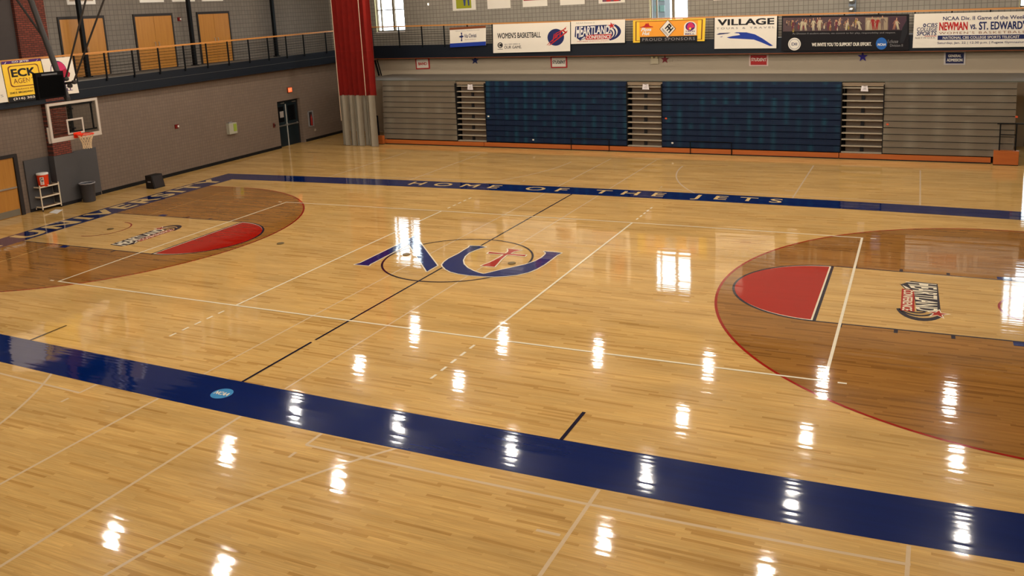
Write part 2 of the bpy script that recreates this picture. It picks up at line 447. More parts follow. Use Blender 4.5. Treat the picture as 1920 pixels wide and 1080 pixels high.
def heartland(m, mp, white, navy, red, lay=1):
    """the conference logo in a unit box, text along u, up v"""
    # dark plate behind the letters, with its pulled-down left corner
    pol(m, mp, [(.0, .28), (.02, .86), (.76, .90), (.78, .42), (.30, .34), (.12, .06)], navy, lay)
    text(m, 'HEARTLAND', mp, .03, .40, .76, .84, white, lay + 1, bold=.035, shear=.1,
         warp=lambda a, b: (a, b if b > .5 else b - (1 - a) ** 3 * .55 * (1 - b)))
    pol(m, mp, [(.10, .03), (.235, .30), (.24, .16)], navy, lay + 1); pol(m, mp, [(.13, .09), (.225, .28), (.228, .18)], white, lay + 2)
    pol(m, mp, [(.24, .09), (.25, .36), (.80, .38), (.80, .10)], red, lay + 1)
    text(m, 'CONFERENCE', mp, .26, .13, .79, .33, white, lay + 2, bold=.03)
    arc_band(m, mp, .70, .50, .30, .50, .23, .42, -78, 72, navy, lay)
    arc_band(m, mp, .70, .44, .20, .40, .165, .35, -70, 62, navy, lay)
    arc_band(m, mp, .70, .40, .135, .28, .105, .23, -60, 50, navy, lay)
    pol(m, mp, star_pts(.80, .84, .115, .27, .38, 100), white, lay + 2)
    pol(m, mp, star_pts(.80, .84, .085, .20, .38, 100), red, lay + 3)

# ================================================================== THE SETTING
def S(o): o['kind'] = 'structure'; return o
floor = S(one('floor', lambda m: m.box((-19.4, -22, -.3), (20, 21.5, 0), M_FLOOR), loc=Vector((0, 0, 0))))

def wall(name, pl, s0, s1, z0, z1, th, mt, holes=(), zl=None):
    """wall with rectangular openings; its face lies in the plane, its body behind it"""
    m = MB()
    ss = sorted({s0, s1, *[h[0] for h in holes], *[h[1] for h in holes]}); zs = sorted({z0, z1, *[h[2] for h in holes], *[h[3] for h in holes]})
    for a, b in zip(ss, ss[1:]):
        for c, d in zip(zs, zs[1:]):
            if any(h[0] - 1e-6 <= a and b <= h[1] + 1e-6 and h[2] - 1e-6 <= c and d <= h[3] + 1e-6 for h in holes): continue
            m.pbox(pl, a, b, c, d, -th, 0, mt, uv=True)
    return S(m.build(name))

# door recess in the left wall (measured corners)
dl, _ = LW.sz(519.5, 192); dr0, _ = LW.sz(527.5, 276); dfar, _ = LW.sz(574, 263); DTOP = 2.24
d_s0 = (dl + dr0) / 2; d_s1 = LW.sz(562, 184)[0]
d_s1 = max(d_s1, d_s0 + 1.75)
wall('wall_left', LW, -20, 21, 0, 3.85, .55, M_BLK_L, holes=[(d_s0, d_s1, 0, DTOP)])
wall('wall_left.001', LU, -20, 22.5, 4.3, 9.6, .3, M_BLK_U_DIM)
wz = (5.18, 7.6)
wins = []
for (ua, va), (ub, vb) in (((703, 20), (757, 20)), ((1218, 10), (1290, 10)), ((1911, 10), (1995, 10))):
    a = FU.sz(ua, va)[0]; b = FU.sz(ub, vb)[0]; wins.append((a, b))
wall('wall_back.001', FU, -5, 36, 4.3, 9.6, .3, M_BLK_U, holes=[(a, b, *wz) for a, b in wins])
dg0 = FW.s((13.80, 19.38, 0)); dg1 = dg0 + 1.7
wall('wall_back', FW, -3.2, 36, 0, 4.0, .3, M_PLAIN, holes=[(dg0, dg1, .0, 3.3)])
S(one('wall_right', lambda m: m.box((19.5, -22, 0), (19.8, 21, 9.6), M_BLK_U)))
S(one('wall_front', lambda m: m.box((-19.4, -22, 0), (19.8, -21.7, 9.6), M_BLK_U)))
S(one('ceiling', lambda m: m.box((-19.6, -22, 9.6), (20, 22.5, 9.8), M_CEIL)))

def zf_far(t): return 1.0 - .0018 * t          # the far balcony and stand drop very slightly to the right
def zf_left(t): return .965 + .0017 * t

# baseboards
S(one('baseboard_left', lambda m: (m.pbox(LW, LW.sz(192, 365)[0], d_s0, 0, .13, 0, .02, M_BLACK), m.pbox(LW, LW.sz(574, 263)[0], 19.9, 0, .13, 0, .02, M_BLACK))))

# balcony slabs with their navy steel edges
def slab_left(m):
    m.pbox(LF, -20, 22.3, 3.86, 4.3, -2.0, -.03, M_SLAB)
    m.pbox(LF, -20, 19.75, 3.81, 4.10, -.03, 0, M_FASCIA, zl=zf_left); m.pbox(LF, -20, 19.75, 4.11, 4.40, -.06, -.02, M_FASCIA, zl=zf_left)
    m.pbox(LF, -20, 19.75, 3.77, 3.83, -.1, .03, M_FASCIA, zl=zf_left)
S(one('balcony_slab', slab_left))
def slab_far(m):
    m.pbox(FF, -4.2, 36, 3.92, 4.28, -2.2, -.03, M_SLAB)
    m.pbox(FF, -2.3, 36, 3.88, 4.52, -.03, 0, M_FASCIA, zl=zf_far)
    m.pbox(FF, -2.3, 36, 3.85, 3.88, -.1, .02, M_INKBRN, zl=zf_far)
S(one('balcony_slab', slab_far))

# windows in the upper far wall
def window(n, a, b, z0, z1, pl=FU):
    def fr(m):
        t = .06
        m.pbox(pl, a, b, z0, z0 + t, -.22, -.12, M_WFRAME); m.pbox(pl, a, b, z1 - t, z1, -.22, -.12, M_WFRAME)
        m.pbox(pl, a, a + t, z0, z1, -.22, -.12, M_WFRAME); m.pbox(pl, b - t, b, z0, z1, -.22, -.12, M_WFRAME)
        mid = a + (b - a) * .60
        m.pbox(pl, mid - .06, mid + .06, z0, z1, -.24, -.10, M_WFRAME)
        m.pbox(pl, a, b, 6.28, 6.33, -.20, -.14, M_WFRAME)
        m.pbox(pl, a + .001, a + .02, z0, z1, -.30, 0, M_REVEAL); m.pbox(pl, a + .27, a + .33, z0, z1, -.22, -.12, M_WFRAME)
        m.pbox(pl, a, b, z0 - .06, z0, -.3, .03, M_WHITEP)
    f = S(one('window_%d' % n, fr))
    g = one('pane', lambda m: m.pbox(pl, a + .02, b - .02, z0 + .02, z1 - .02, -.18, -.17, M_GLASS), f)
    return f
for i, (a, b) in enumerate(wins): window(i + 1, a, b, *wz)
# glazed exit beyond the right end of the stand
def exit_frame(m):
    for a in (dg0, (dg0 + dg1) / 2 - .04, dg1 - .08): m.pbox(FW, a, a + .08, 0, 3.3, -.25, -.1, M_WFRAME)
    m.pbox(FW, dg0, dg1, 3.22, 3.3, -.25, -.1, M_WFRAME); m.pbox(FW, dg0, dg1, 2.2, 2.28, -.25, -.1, M_WFRAME); m.pbox(FW, dg0, dg1, .0, 1.0, -.25, -.1, M_WFRAME)
f = S(one('door_1', exit_frame)); one('pane', lambda m: m.pbox(FW, dg0 + .02, dg1 - .02, .02, 3.28, -.18, -.17, M_GLASS), f)

# ------------------------------------------------------------------ painted court (parts of the floor)
Z = .0005
def cm(x, y, lay=1):
    p = court(x, y); return Vector((p.x, p.y, Z * lay))
def strip(m, pts, w, mt, lay, step=.6, w2=None):
    """line of width w along court points (butt ends)"""
    for k, ((x0, y0), (x1, y1)) in enumerate(zip(pts, pts[1:])):
        lay = lay + (.2 if k else 0)
        L = math.hypot(x1 - x0, y1 - y0); n = max(1, int(L / step)); nx, ny = -(y1 - y0) / L * w / 2, (x1 - x0) / L * w / 2
        for i in range(n):
            a, b = i / n, (i + 1) / n
            ax, ay, bx, by = x0 + (x1 - x0) * a, y0 + (y1 - y0) * a, x0 + (x1 - x0) * b, y0 + (y1 - y0) * b
            m.face([cm(ax - nx, ay - ny, lay), cm(bx - nx, by - ny, lay), cm(bx + nx, by + ny, lay), cm(ax + nx, ay + ny, lay)], mt)
def area(m, x0, y0, x1, y1, mt, lay, nx=24, ny=4):
    rect(m, cm, x0, y0, x1, y1, mt, lay, nx, ny)
def ring(m, cx, cy, r, w, a0, a1, mt, lay, n=48):
    for i in range(n):
        a, b = math.radians(a0 + (a1 - a0) * i / n), math.radians(a0 + (a1 - a0) * (i + 1) / n)
        m.face([cm(cx + (r - w / 2) * math.cos(a), cy + (r - w / 2) * math.sin(a), lay), cm(cx + (r + w / 2) * math.cos(a), cy + (r + w / 2) * math.sin(a), lay),
                cm(cx + (r + w / 2) * math.cos(b), cy + (r + w / 2) * math.sin(b), lay), cm(cx + (r - w / 2) * math.cos(b), cy + (r - w / 2) * math.sin(b), lay)], mt)
def disc(m, cx, cy, r, mt, lay, a0=0, a1=360, n=48):
    for i in range(n):
        a, b = math.radians(a0 + (a1 - a0) * i / n), math.radians(a0 + (a1 - a0) * (i + 1) / n)
        m.face([cm(cx, cy, lay), cm(cx + r * math.cos(a), cy + r * math.sin(a), lay), cm(cx + r * math.cos(b), cy + r * math.sin(b), lay)], mt)
fl = lambda name, fn, label=None: tag(one(name, fn, floor, loc=Vector((0, 0, 0))), label)

BX, BY, OX, OY = 14.325, 7.62, 15.5, 8.65
def band(m):
    area(m, -OX, -OY, OX, -BY, M_BAND, 2, 60, 1); area(m, -OX, BY, OX, OY, M_BAND, 2, 60, 1)
    area(m, -OX, -BY, -BX, BY, M_BAND, 2, 2, 30); area(m, BX, -BY, OX, BY, M_BAND, 2, 2, 30)
fl('border_band', band, 'wide royal blue band painted around the court')
for sgn in (-1, 1):
    cx = sgn * 12.73; A = (90, 270) if sgn > 0 else (-90, 90)
    def stained(m):
        disc(m, cx, 0, 6.325, M_STAIN, 3, *A, n=64)
        area(m, min(cx, sgn * BX), -6.325, max(cx, sgn * BX), 6.325, M_STAIN, 3, 4, 24)
    fl('three_point_area', stained, 'dark stained maple inside the three point line')
    def tpl(m):
        ring(m, cx, 0, 6.30, .055, *A, M_CRIM, 5, n=96)
        for q in (-1, 1): strip(m, [(cx, q * 6.3), (sgn * BX, q * 6.3)], .055, M_CRIM, 5)
    fl('three_point_line', tpl, 'crimson three point line')
    a, b = sorted((sgn * 8.53, sgn * BX))
    fl('free_throw_lane', lambda m: area(m, a, -1.83, b, 1.83, M_FLOOR, 4, 12, 6), 'unstained maple lane')
    def lane_lines(m):
        for q in (-1, 1):
            strip(m, [(sgn * 8.5, q * 1.83), (sgn * BX, q * 1.83)], .05, M_DARK, 6)
            for t in (9.01, 9.99, 10.97): strip(m, [(sgn * t, q * 1.86), (sgn * t, q * 2.02)], .07, M_DARK, 6.3)
            strip(m, [(sgn * 12.12, q * 1.86), (sgn * 12.12, q * 2.05)], .30, M_NAVY, 6.3)
        ring(m, cx, 0, .86, .05, *( (90, 270) if sgn > 0 else (-90, 90)), M_CRIM, 6, 24)
    fl('lane_line', lane_lines)
    fx = sgn * 8.53; A2 = (90, 270) if sgn > 0 else (-90, 90)
    def semi(m):
        disc(m, fx, 0, 1.86, M_DARK, 6, *A2); disc(m, fx, 0, 1.80, M_WHITE, 7, *A2); disc(m, fx - sgn * .045, 0, 1.765, M_RED, 8, *A2)
        strip(m, [(fx, -1.83), (fx, 1.83)], .06, M_DARK, 9); strip(m, [(fx - sgn * .05, -1.77), (fx - sgn * .05, 1.77)], .03, M_WHITE, 9.4)
    fl('free_throw_circle', semi, 'red half circle with a navy edge')
    if sgn > 0: lmp = lambda u, v, lay: cm(9.95 + v * .92, 1.2 - u * 2.45, lay)
    else: lmp = lambda u, v, lay: cm(-9.95 - v * .92, -1.45 + u * 2.45, lay)
    fl('conference_emblem', lambda m: heartland(m, lmp, M_WHITE, M_DARK, M_RED, 7), 'white lettered conference logo in the lane')
def vball(m):
    for y in (-4.5, 4.5):
        strip(m, [(-9.025, y), (9.025, y)], .05, M_WHITE, 10)
        for x in (-9.27, 9.27): strip(m, [(x - .07, y), (x + .07, y)], .05, M_WHITE, 10)
    for x in (-9, 9): strip(m, [(x, -4.5), (x, 4.5)], .055, M_WHITE, 10.4)
    for x in (-3, 3):
        strip(m, [(x, -4.5), (x, 4.5)], .05, M_WHITE, 10.4)
        for q in (-1, 1):
            for k in range(5): strip(m, [(x, q * (4.86 + .345 * k)), (x, q * (5.04 + .345 * k))], .05, M_WHITE, 10)
fl('volleyball_line', vball, 'thin white volleyball lines')
def halfway(m):
    strip(m, [(0, -7.62), (0, -5.72)], .05, M_DARK, 11); strip(m, [(0, -5.60), (0, 7.62)], .05, M_DARK, 5)
    ring(m, 0, 0, 1.83, .05, 0, 360, M_DARK, 11.4, 72)
    for x in (-5.8, 5.8): strip(m, [(x, -7.62), (x, -6.72)], .055, M_DARK, 11)
fl('halfway_line', halfway, 'dark centre line and circle')
def practice(m):
    for x in (-.91, .9):
        strip(m, [(x, -13.6), (x, -8.66)], .05, M_TAN, .5); strip(m, [(x, -7.6), (x, 7.6)], .035, M_TAN, .5); strip(m, [(x, 8.67), (x, 14.2)], .04, M_TAN, .5)
    for q in (-1, 1):
        for sx in (-1, 1):
            strip(m, [(sx * 2.46, q * 8.66), (sx * 2.46, q * 9.03), (sx * 10.4, q * 9.03)] if q < 0 else [(sx * 2.46, 9.03), (sx * 10.4, 9.03)], .05, M_TAN, 1)
            strip(m, [(sx * 2.46, q * 9.26), (sx * 2.46, q * 9.42)], .05, M_TAN, 1)
            for x in (6.73, 10.37): strip(m, [(sx * x, q * 8.67), (sx * x, q * 14.3)], .05, M_TAN, .5)
            strip(m, [(sx * 6.35, q * 9.75), (sx * 6.65, q * 9.75)], .05, M_TAN, 1)
            r = 7.5; th = 37.5
            a0 = 180 if sx > 0 else 0; dirn = (-1 if q > 0 else 1) * (1 if sx > 0 else -1)
            ring(m, sx * 9.7, q * 13.2, r, .05, a0, a0 - dirn * th, M_TAN, 1.6, 30)
fl('practice_court_line', practice, 'faint tan practice court lines')
def home(m):
    text(m, 'HOME OF THE JETS', cm, -6.35, 7.76, 6.5, 8.44, M_MAPLETXT, 4, bold=.018, space=1.75)
fl('floor_lettering', home, 'maple coloured words HOME OF THE JETS')
wm = lambda u, v, lay: cm(-v, u, lay)
def univ(m):
    text(m, 'UNIVERSITY', wm, -1.6, 14.50, 7.5, 15.40, M_MAPLETXT, 4, bold=.045, space=1.22)
    text(m, 'NEWMAN', wm, -8.2, 14.50, -2.4, 15.40, M_MAPLETXT, 4, bold=.045, space=1.22)
fl('floor_lettering', univ, 'maple coloured words NEWMAN UNIVERSITY')
def ncaa(m):
    disc(m, 0, -8.12, .19, M_SKY, 4)
    text(m, 'NCAA', cm, -.15, -8.17, .15, -8.06, M_WHITE, 5, bold=.04, shear=.15)
fl('floor_badge', ncaa, 'small bright blue disc lettered NCAA')

# the NU emblem at centre court (outline measured on the floor)
def zA(x, y): return (660 + x / 9.6, 430 + y / 9.6)
def zB(x, y): return (860 + x / 9.6, 430 + y / 9.6)
N_ = [zA(*p) for p in ((50, 637), (150, 608), (860, 262), (1130, 120), (1155, 150), (1535, 655), (1350, 762), (1023, 270), (880, 345), (330, 630), (300, 658))]
U_ = [zB(*p) for p in ((205, 298), (380, 303), (490, 322), (390, 345), (280, 385), (180, 430), (110, 490), (75, 560), (90, 630), (150, 690), (260, 750), (360, 785), (450, 807), (600, 770), (800, 722), (1000, 680), (1200, 635), (1380, 575), (1500, 510), (1565, 450), (1572, 425), (1540, 400), (1700, 410), (1850, 428), (1760, 475), (1650, 560), (1540, 640), (1400, 720), (1250, 780), (1050, 825), (850, 848), (650, 858), (450, 852), (200, 835), (0, 805), (-140, 770), (-230, 725), (-285, 670), (-297, 640), (-260, 590), (-180, 530), (0, 440), (100, 375), (180, 330))]
C_ = [zB(*p) for p in ((885, 353), (1130, 376), (1000, 405), (920, 442), (1215, 465), (1190, 490), (880, 460), (840, 480), (760, 550), (700, 620), (645, 680), (405, 658), (560, 600), (720, 520), (820, 455), (520, 437), (555, 412), (840, 440), (888, 410), (897, 380))]
def emblem(m):
    for o, mt in ((N_, M_NAVY), (U_, M_NAVY), (C_, M_RED)):
        g = [on_z(u, v, 0) for u, v in o]
        for a, b in zip(g, g[1:] + g[:1]):
            d = (b - a).normalized(); n = Vector((-d.y, d.x, 0)) * .035; e = d * 0; z = Vector((0, 0, Z * 13))
            m.face([a - n - e + z, b - n + e + z, b + n + e + z, a + n - e + z], M_WHITE)
            m.face([a + z - Vector((0, 0, Z * .3)) + Vector((.035 * math.cos(t * math.pi / 5), .035 * math.sin(t * math.pi / 5), 0)) for t in range(10)], M_WHITE)
        m.poly([p + Vector((0, 0, Z * 14)) for p in g], mt)
fl('team_emblem', emblem, 'navy N and U outlined white with a red cross')

# brass floor sockets
sock = None
for u, v in ((762, 477.4), (959.5, 494), (207, 430), (526, 457)):
    c = on_z(u, v)
    if sock is None:
        sock = one('floor_socket_cover', lambda m: m.lathe(c, [(0, .022), (.09, .022), (.10, .016), (.10, .0)], mat('tarnished_brass', (132, 110, 70), .4, .6)), smooth=False)
        base = c
        s_ = sock
    else:
        s_ = copy_tree(sock); s_.location = sock.location + (c - base)
    tag(s_, {762: 'round brass floor socket cover inside the left leg of the N emblem', 959.5: 'round brass floor socket cover beside the red cross',
             207: 'round floor socket cover in the lane under the hoop', 526: 'round floor socket cover just outside the left three point line'}[u], 'socket cover', 'floor socket covers')

# ================================================================== LAMPS
M_GLOW = mat('glowing_lamp_glass', (255, 250, 240), .3, emit=((1.0, .93, .82), LAMP))
M_HOUS = mat('lamp_housing', (60, 60, 62), .5, .4)
def make_lamp(loc):
    t = empty('high_bay_lamp', loc, None, None)
    def globe(m): m.lathe(loc, [(.0, -.20), (.10, -.19), (.15, -.10), (.155, .04), (.13, .16), (.10, .20)], M_GLOW, 16)
    one('lamp_glass', globe, t, smooth=True)
    def hs(m): m.lathe(loc, [(.14, .20), (.14, .44), (.05, .5), (0, .5)], M_HOUS, 12); m.tube([loc + Vector((0, 0, .48)), Vector((loc.x, loc.y, 9.6))], .012, M_HOUS, 6)
    one('ballast_housing', hs, t)
    return t
rows = {15.4: (-11.4, -6.7, -2.1, 2.7, 7.15, 11.6), 10.8: (-11.4, -6.5, 2.8, 7.1, 11.7), 6.55: (-11.45, -6.7, -2.1, 2.7, 7.2, 11.75),
        2.75: (-11.4, -6.6, 2.6, 7.05, 11.7), -2.35: (-11.1, -6.8, -2.1, 2.65, 7.1, 11.7), -7.0: (-11.2, -6.7, -2.1, 2.7, 7.1, 11.7), -11.6: (-11.2, -6.7, -2.1, 2.7, 7.1, 11.7)}  # lamps toward the near side are unseen, added to light that part
proto = None
for ry, xs in rows.items():
    for rx in xs:
        l = Vector((rx, ry, 8.8))
        if proto is None: proto = t = make_lamp(l)
        else: t = copy_tree(proto); t.location = l
        tag(t, 'glass high bay lamp hanging from the ceiling, mirrored in the floor; near side rows added unseen', 'lamp', 'high bay lamps over the court')

# ================================================================== BALCONY RAILINGS
def railing(pl, posts, zb, zt, zl, t0, t1, label, side_off):
    p0 = pl.P(posts[0], zb, 0)
    t = empty('balcony_railing', p0, label, 'railing')
    k = zl
    for sx in posts:
        one('post', lambda m: m.bar(pl.P(sx, (zb - .12) * k(sx), side_off), pl.P(sx, zt * k(sx), side_off), .045, .05, M_RAIL), t)
    one('handrail', lambda m: m.bar(pl.P(t0, zt * k(t0) + .03, side_off), pl.P(t1, zt * k(t1) + .03, side_off), .09, .06, M_OAK), t)
    n = 8
    for i in range(n):
        z = zb + (zt - zb) * (i + .7) / (n + .2)
        one('cable', lambda m: m.tube([pl.P(t0, z * k(t0), side_off), pl.P(t1, z * k(t1), side_off)], .008, M_RAIL, 5), t)
    return t
lp = [LF.sz(u, 85)[0] for u in (192, 245, 294, 342, 385, 425.5, 465, 501.5, 536, 569, 611)]
lp = [lp[0] - 1.3 * i for i in range(8, 0, -1)] + lp
railing(LF, lp, 4.42, 5.36, zf_left, -9, 19.5, 'oak topped cable railing along the left balcony above the hoop', .02)
fp = [FF.sz(u, 45)[0] for u in (697, 747, 790, 832, 876, 923, 970, 1018, 1069, 1121, 1172, 1227, 1283, 1340, 1398, 1458, 1520, 1583, 1647, 1715, 1784, 1856)]
fp = [fp[0] - 1.2] + fp + [fp[-1] + 1.3, fp[-1] + 2.6]
railing(FF, fp, 4.52, 5.44, zf_far, fp[0], fp[-1], 'oak topped cable railing along the far balcony, hung with banners', .02)

# slim steel columns standing on the left balcony
LC = Plane((-18.55, 0), (-18.7, 20), -1)
for (ua, va), (ub, vb), lb in (((143, 0), (169, 148), 'dark steel column on the left balcony in front of the first pair of oak doors'),
                               ((351, 0), (367, 123), 'dark steel column on the left balcony just left of the third pair of oak doors'),
                               ((509, 0), (519, 104), 'dark steel column on the left balcony near the red curtain')):
    sc_ = (LC.sz(ua, va)[0] + LC.sz(ub, vb)[0]) / 2
    tag(one('balcony_column', lambda m: (m.pbox(LC, sc_ - .07, sc_ + .07, 4.3, 9.55, -.07, .07, M_RAIL), m.pbox(LC, sc_ - .12, sc_ + .12, 4.3, 4.34, -.12, .12, M_RAIL))), lb, 'column', 'balcony columns')

# ================================================================== DOORS, UPPER LEFT WALL
def oak_pair(ul, ur, vt, label):
    a, zt = LU.sz(ul, vt, .02); b, _ = LU.sz(ur, vt, .02)
    zt = 6.5
    t = empty('double_door', LU.P((a + b) / 2, 4.3, 0), label, 'door', 'oak double doors on the left balcony')
    def fr(m):
        m.pbox(LU, a - .07, a, 4.31, zt + .1, .003, .06, M_FRAME); m.pbox(LU, b, b + .07, 4.31, zt + .1, .003, .06, M_FRAME); m.pbox(LU, a, b, zt, zt + .1, .003, .06, M_FRAME)
    one('door_frame', fr, t)
    c = (a + b) / 2
    for x0, x1, hx in ((a + .005, c - .006, c - .1), (c + .006, b - .005, c + .1)):
        lf = one('door_leaf', lambda m: m.pbox(LU, x0, x1, 4.32, zt - .005, .004, .045, M_DOOR), t)
        one('door_handle', lambda m: m.tube([LU.P(hx, 5.22, .05), LU.P(hx, 5.22, .1), LU.P(hx, 5.42, .1), LU.P(hx, 5.42, .05)], .012, M_CHROME, 6), lf)
oak_pair(110, 192, 38, 'tall oak double door on the left balcony beside the brick pier, crossed by hoop braces')
oak_pair(251, 320, 30, 'middle oak double door on the left balcony, left of a small red alarm')
oak_pair(370, 427, 27, 'rightmost of the three oak double doors on the left balcony')

# brick piers
ua = (LU.sz(22, 0, .25)[0] + LU.sz(43, 105, .25)[0]) / 2; ub = (LU.sz(80, 3, .25)[0] + LU.sz(97, 100, .25)[0]) / 2
S(one('wall_left.002', lambda m: m.pbox(LU, ua, ub, 4.3, 9.55, 0.0, .25, M_BRICK, uv=True)))
S(one('wall_left.005', lambda m: m.pbox(LU, -12, ua - .01, 4.3, 9.55, .002, .12, mat('dark_grey_wall_panel', (66, 58, 55), .8, noise=.1))))  # flat panel, darker than the block wall
# cap rail of darker wall left of the pier
PD = .28
pl0, pl1 = LW.sz(101, 291, PD)[0], LW.sz(134.5, 280, PD)[0]
S(one('wall_left.003', lambda m: m.pbox(LW, pl0, pl1, 0, 3.8, 0, PD, M_BRICK, uv=True)))

def alarm(pl, u, v, name, label, w_, h_, mt, cat='fire alarm', mt2=None):
    s_, z = pl.sz(u, v)
    t = empty(name, pl.P(s_, z, 0), label, cat)
    one('back_plate', lambda m: m.pbox(pl, s_ - w_ / 2, s_ + w_ / 2, z - h_ / 2, z + h_ / 2, .002, .05, mt), t)
    one('strobe_lens', lambda m: m.pbox(pl, s_ + w_ * .1, s_ + w_ * .42, z - h_ * .25, z + h_ * .25, .05, .08, mt2 or M_WHITEP), t)
M_ALARM = mat('alarm_red', (104, 16, 14), .4)
alarm(LU, 335, 36, 'fire_alarm', 'small red fire alarm between the oak doors on the left balcony', .16, .16, M_ALARM)
alarm(LW, 330.5, 237, 'fire_alarm', 'small red fire alarm with white strobe midway along the lower left wall', .18, .16, M_ALARM)
alarm(LW, 513, 235, 'switch_box', 'small dark red box on the wall just left of the dark double door', .10, .2, mat('dark_red_box', (90, 34, 28), .5), 'switch', M_INKBLK)
alarm(LW, 590, 243.5, 'wall_outlet', 'tiny wall outlet low on the left wall below the extinguisher cabinet', .08, .12, mat('outlet_beige', (150, 130, 108), .5), 'outlet', M_INKGREY)
alarm(FU, 803, 8, 'wall_light', 'tiny bright wall light on the far upper wall between window and poster', .14, .2, mat('wall_light_body', (150, 140, 124), .5), 'light', mat('wall_light_glow', (255, 250, 235), .3, emit=((1, .95, .85), 4)))

# framed pieces high on the left upper wall
for ua, ub, vb, lb in ((125, 178, 9, 'white framed board high over the first pair of oak doors'), (261, 306, 5, 'white framed board above the second pair of oak doors'),
                       (322, 364, 3.5, 'narrow white framed board left of the second balcony column'), (378, 417, 2.5, 'white framed board above the third pair of oak doors')):
    a, z = LU.sz(ua, vb); b, _ = LU.sz(ub, vb)
    t = empty('framed_board', LU.P((a + b) / 2, z, 0), lb, 'picture', 'framed boards on the left upper wall')
    one('picture_frame', lambda m: m.pbox(LU, a, b, z, z + 1.3, .003, .05, M_WHITEP), t)
    one('picture', lambda m: m.pbox(LU, a + .1, b - .1, z + .12, z + 1.2, .05, .055, mat('faded_photo', (150, 130, 110), .4, noise=.4, nscale=5)), t)
# posters on the far upper wall
def poster(ua, ub, vb, label, art):
    a, z = FU.sz(ua, vb); b, _ = FU.sz(ub, vb); h = 1.25
    mp = lambda u, v, lay: FU.P(a + (b - a) * u, z + h * v, .04 + .003 * lay)
    t = empty('framed_poster', FU.P((a + b) / 2, z, 0), label, 'poster', 'framed posters on the far upper wall')
    one('poster_board', lambda m: m.pbox(FU, a, b, z, z + h, .003, .04, M_OFFW), t)
    one('printed_art', lambda m: art(m, mp), t)
M_GRASS = mat('poster_green', (150, 150, 30), .6); M_SKIN = mat('poster_skin', (170, 110, 80), .6)
def art_player(m, mp):
    rect(m, mp, .16, .08, .82, .95, M_GRASS, 1); rect(m, mp, .16, .55, .82, .95, mat('poster_olive', (96, 90, 40), .6), 2)
    pol(m, mp, [(.5, .18), (.56, .18), (.6, .5), (.66, .5), (.68, .18), (.74, .18), (.74, .7), (.64, .86), (.5, .8), (.46, .6)], mat('poster_blue', (60, 70, 110), .6), 3)
    ell(m, mp, .6, .88, .06, .06, M_SKIN, 3)
def art_blank(m, mp): rect(m, mp, .1, .35, .9, .95, mat('poster_pale', (206, 198, 184), .6), 1)
def art_red(m, mp): rect(m, mp, .04, .24, .96, .97, mat('poster_red', (150, 40, 30), .6, noise=.2), 1); rect(m, mp, .3, .5, .7, .95, M_INKNAVY, 2)
def art_player2(m, mp):
    rect(m, mp, .15, .06, .85, .95, mat('poster_mauve', (110, 70, 84), .6), 1)
    pol(m, mp, [(.3, .06), (.46, .06), (.5, .3), (.6, .06), (.78, .06), (.7, .6), (.4, .7)], M_INKRED, 2); ell(m, mp, .52, .8, .1, .1, M_SKIN, 2)
poster(850, 893, 20.5, 'poster with a green photo of a player, nearest the left window', art_player)
poster(915, 958, 17, 'plain pale poster second from the left on the far upper wall', art_blank)
poster(981, 1027, 13.5, 'poster with a dark red picture above the women\'s basketball banner', art_red)
poster(1051, 1097, 10, 'plain pale poster above the conference banner', art_blank)
poster(1123, 1172, 7, 'poster with a red figure left of the middle window', art_player2)
poster(1338, 1393, 1, 'framed poster barely in view above the travel banner', art_blank)

# chrome horn loudspeaker on the far upper wall
hs_, hz = FU.sz(1597, 18, .3)
t = empty('wall_fixture', FU.P(hs_, hz, 0), 'shiny chrome and grey fixture on the far upper wall above the black banner', 'fixture')
one('bracket', lambda m: m.pbox(FU, hs_ - .14, hs_ + .14, hz - .35, hz + .9, .003, .12, mat('grey_fixture', (110, 116, 124), .35, .6)), t)
one('chrome_dome', lambda m: (m.lathe(FU.P(hs_ - .02, hz, .22), [(0, -.14), (.1, -.12), (.13, 0), (.1, .12), (0, .14)], M_CHROME, 14), m.lathe(FU.P(hs_ - .02, hz + .35, .22), [(0, -.12), (.1, -.1), (.13, 0), (.1, .1), (0, .12)], M_CHROME, 14)), t, smooth=True)
one('lower_lamp', lambda m: m.lathe(FU.P(hs_, hz - .42, .12), [(0, -.08), (.07, -.05), (.09, 0), (.07, .08), (0, .1)], M_INKBLK, 12), t, smooth=True)

# ================================================================== BANNERS
def banner(name, label, pl, corners, off, draw, base, group=None, wave=.0025, cat='banner', th=.01):
    """corners: TL, TR, BR, BL in the photograph's frame; a slightly wavy cloth sheet with its print"""
    P3 = [pl.pt(u, v, off) for u, v in corners]
    wv = R.uniform(0, 6)
    def mp(u, v, lay=0):
        p = P3[3] * (1 - u) * (1 - v) + P3[2] * u * (1 - v) + P3[0] * (1 - u) * v + P3[1] * u * v
        d = wave * (math.sin(u * 11 + wv + v * 2) + .6 * math.sin(u * 5 - v * 5 + wv))
        return p + pl.n * (d + .0035 * lay)
    m = MB()
    n1, n2 = 20, 6
    rect(m, mp, 0, 0, 1, 1, base, 0, n1, n2)
    back = lambda u, v, lay: mp(u, v, 0) - pl.n * th
    rect(m, back, 0, 0, 1, 1, base, 0, n1, n2)
    for i in range(n1):
        a, b = i / n1, (i + 1) / n1
        for v in (0, 1): m.face([mp(a, v), mp(b, v), back(b, v, 0), back(a, v, 0)], base)
    for j in range(n2):
        a, b = j / n2, (j + 1) / n2
        for u in (0, 1): m.face([mp(u, a), mp(u, b), back(u, b, 0), back(u, a, 0)], base)
    draw(m, mp)
    o = m.build(name)
    return tag(o, label, cat, group)

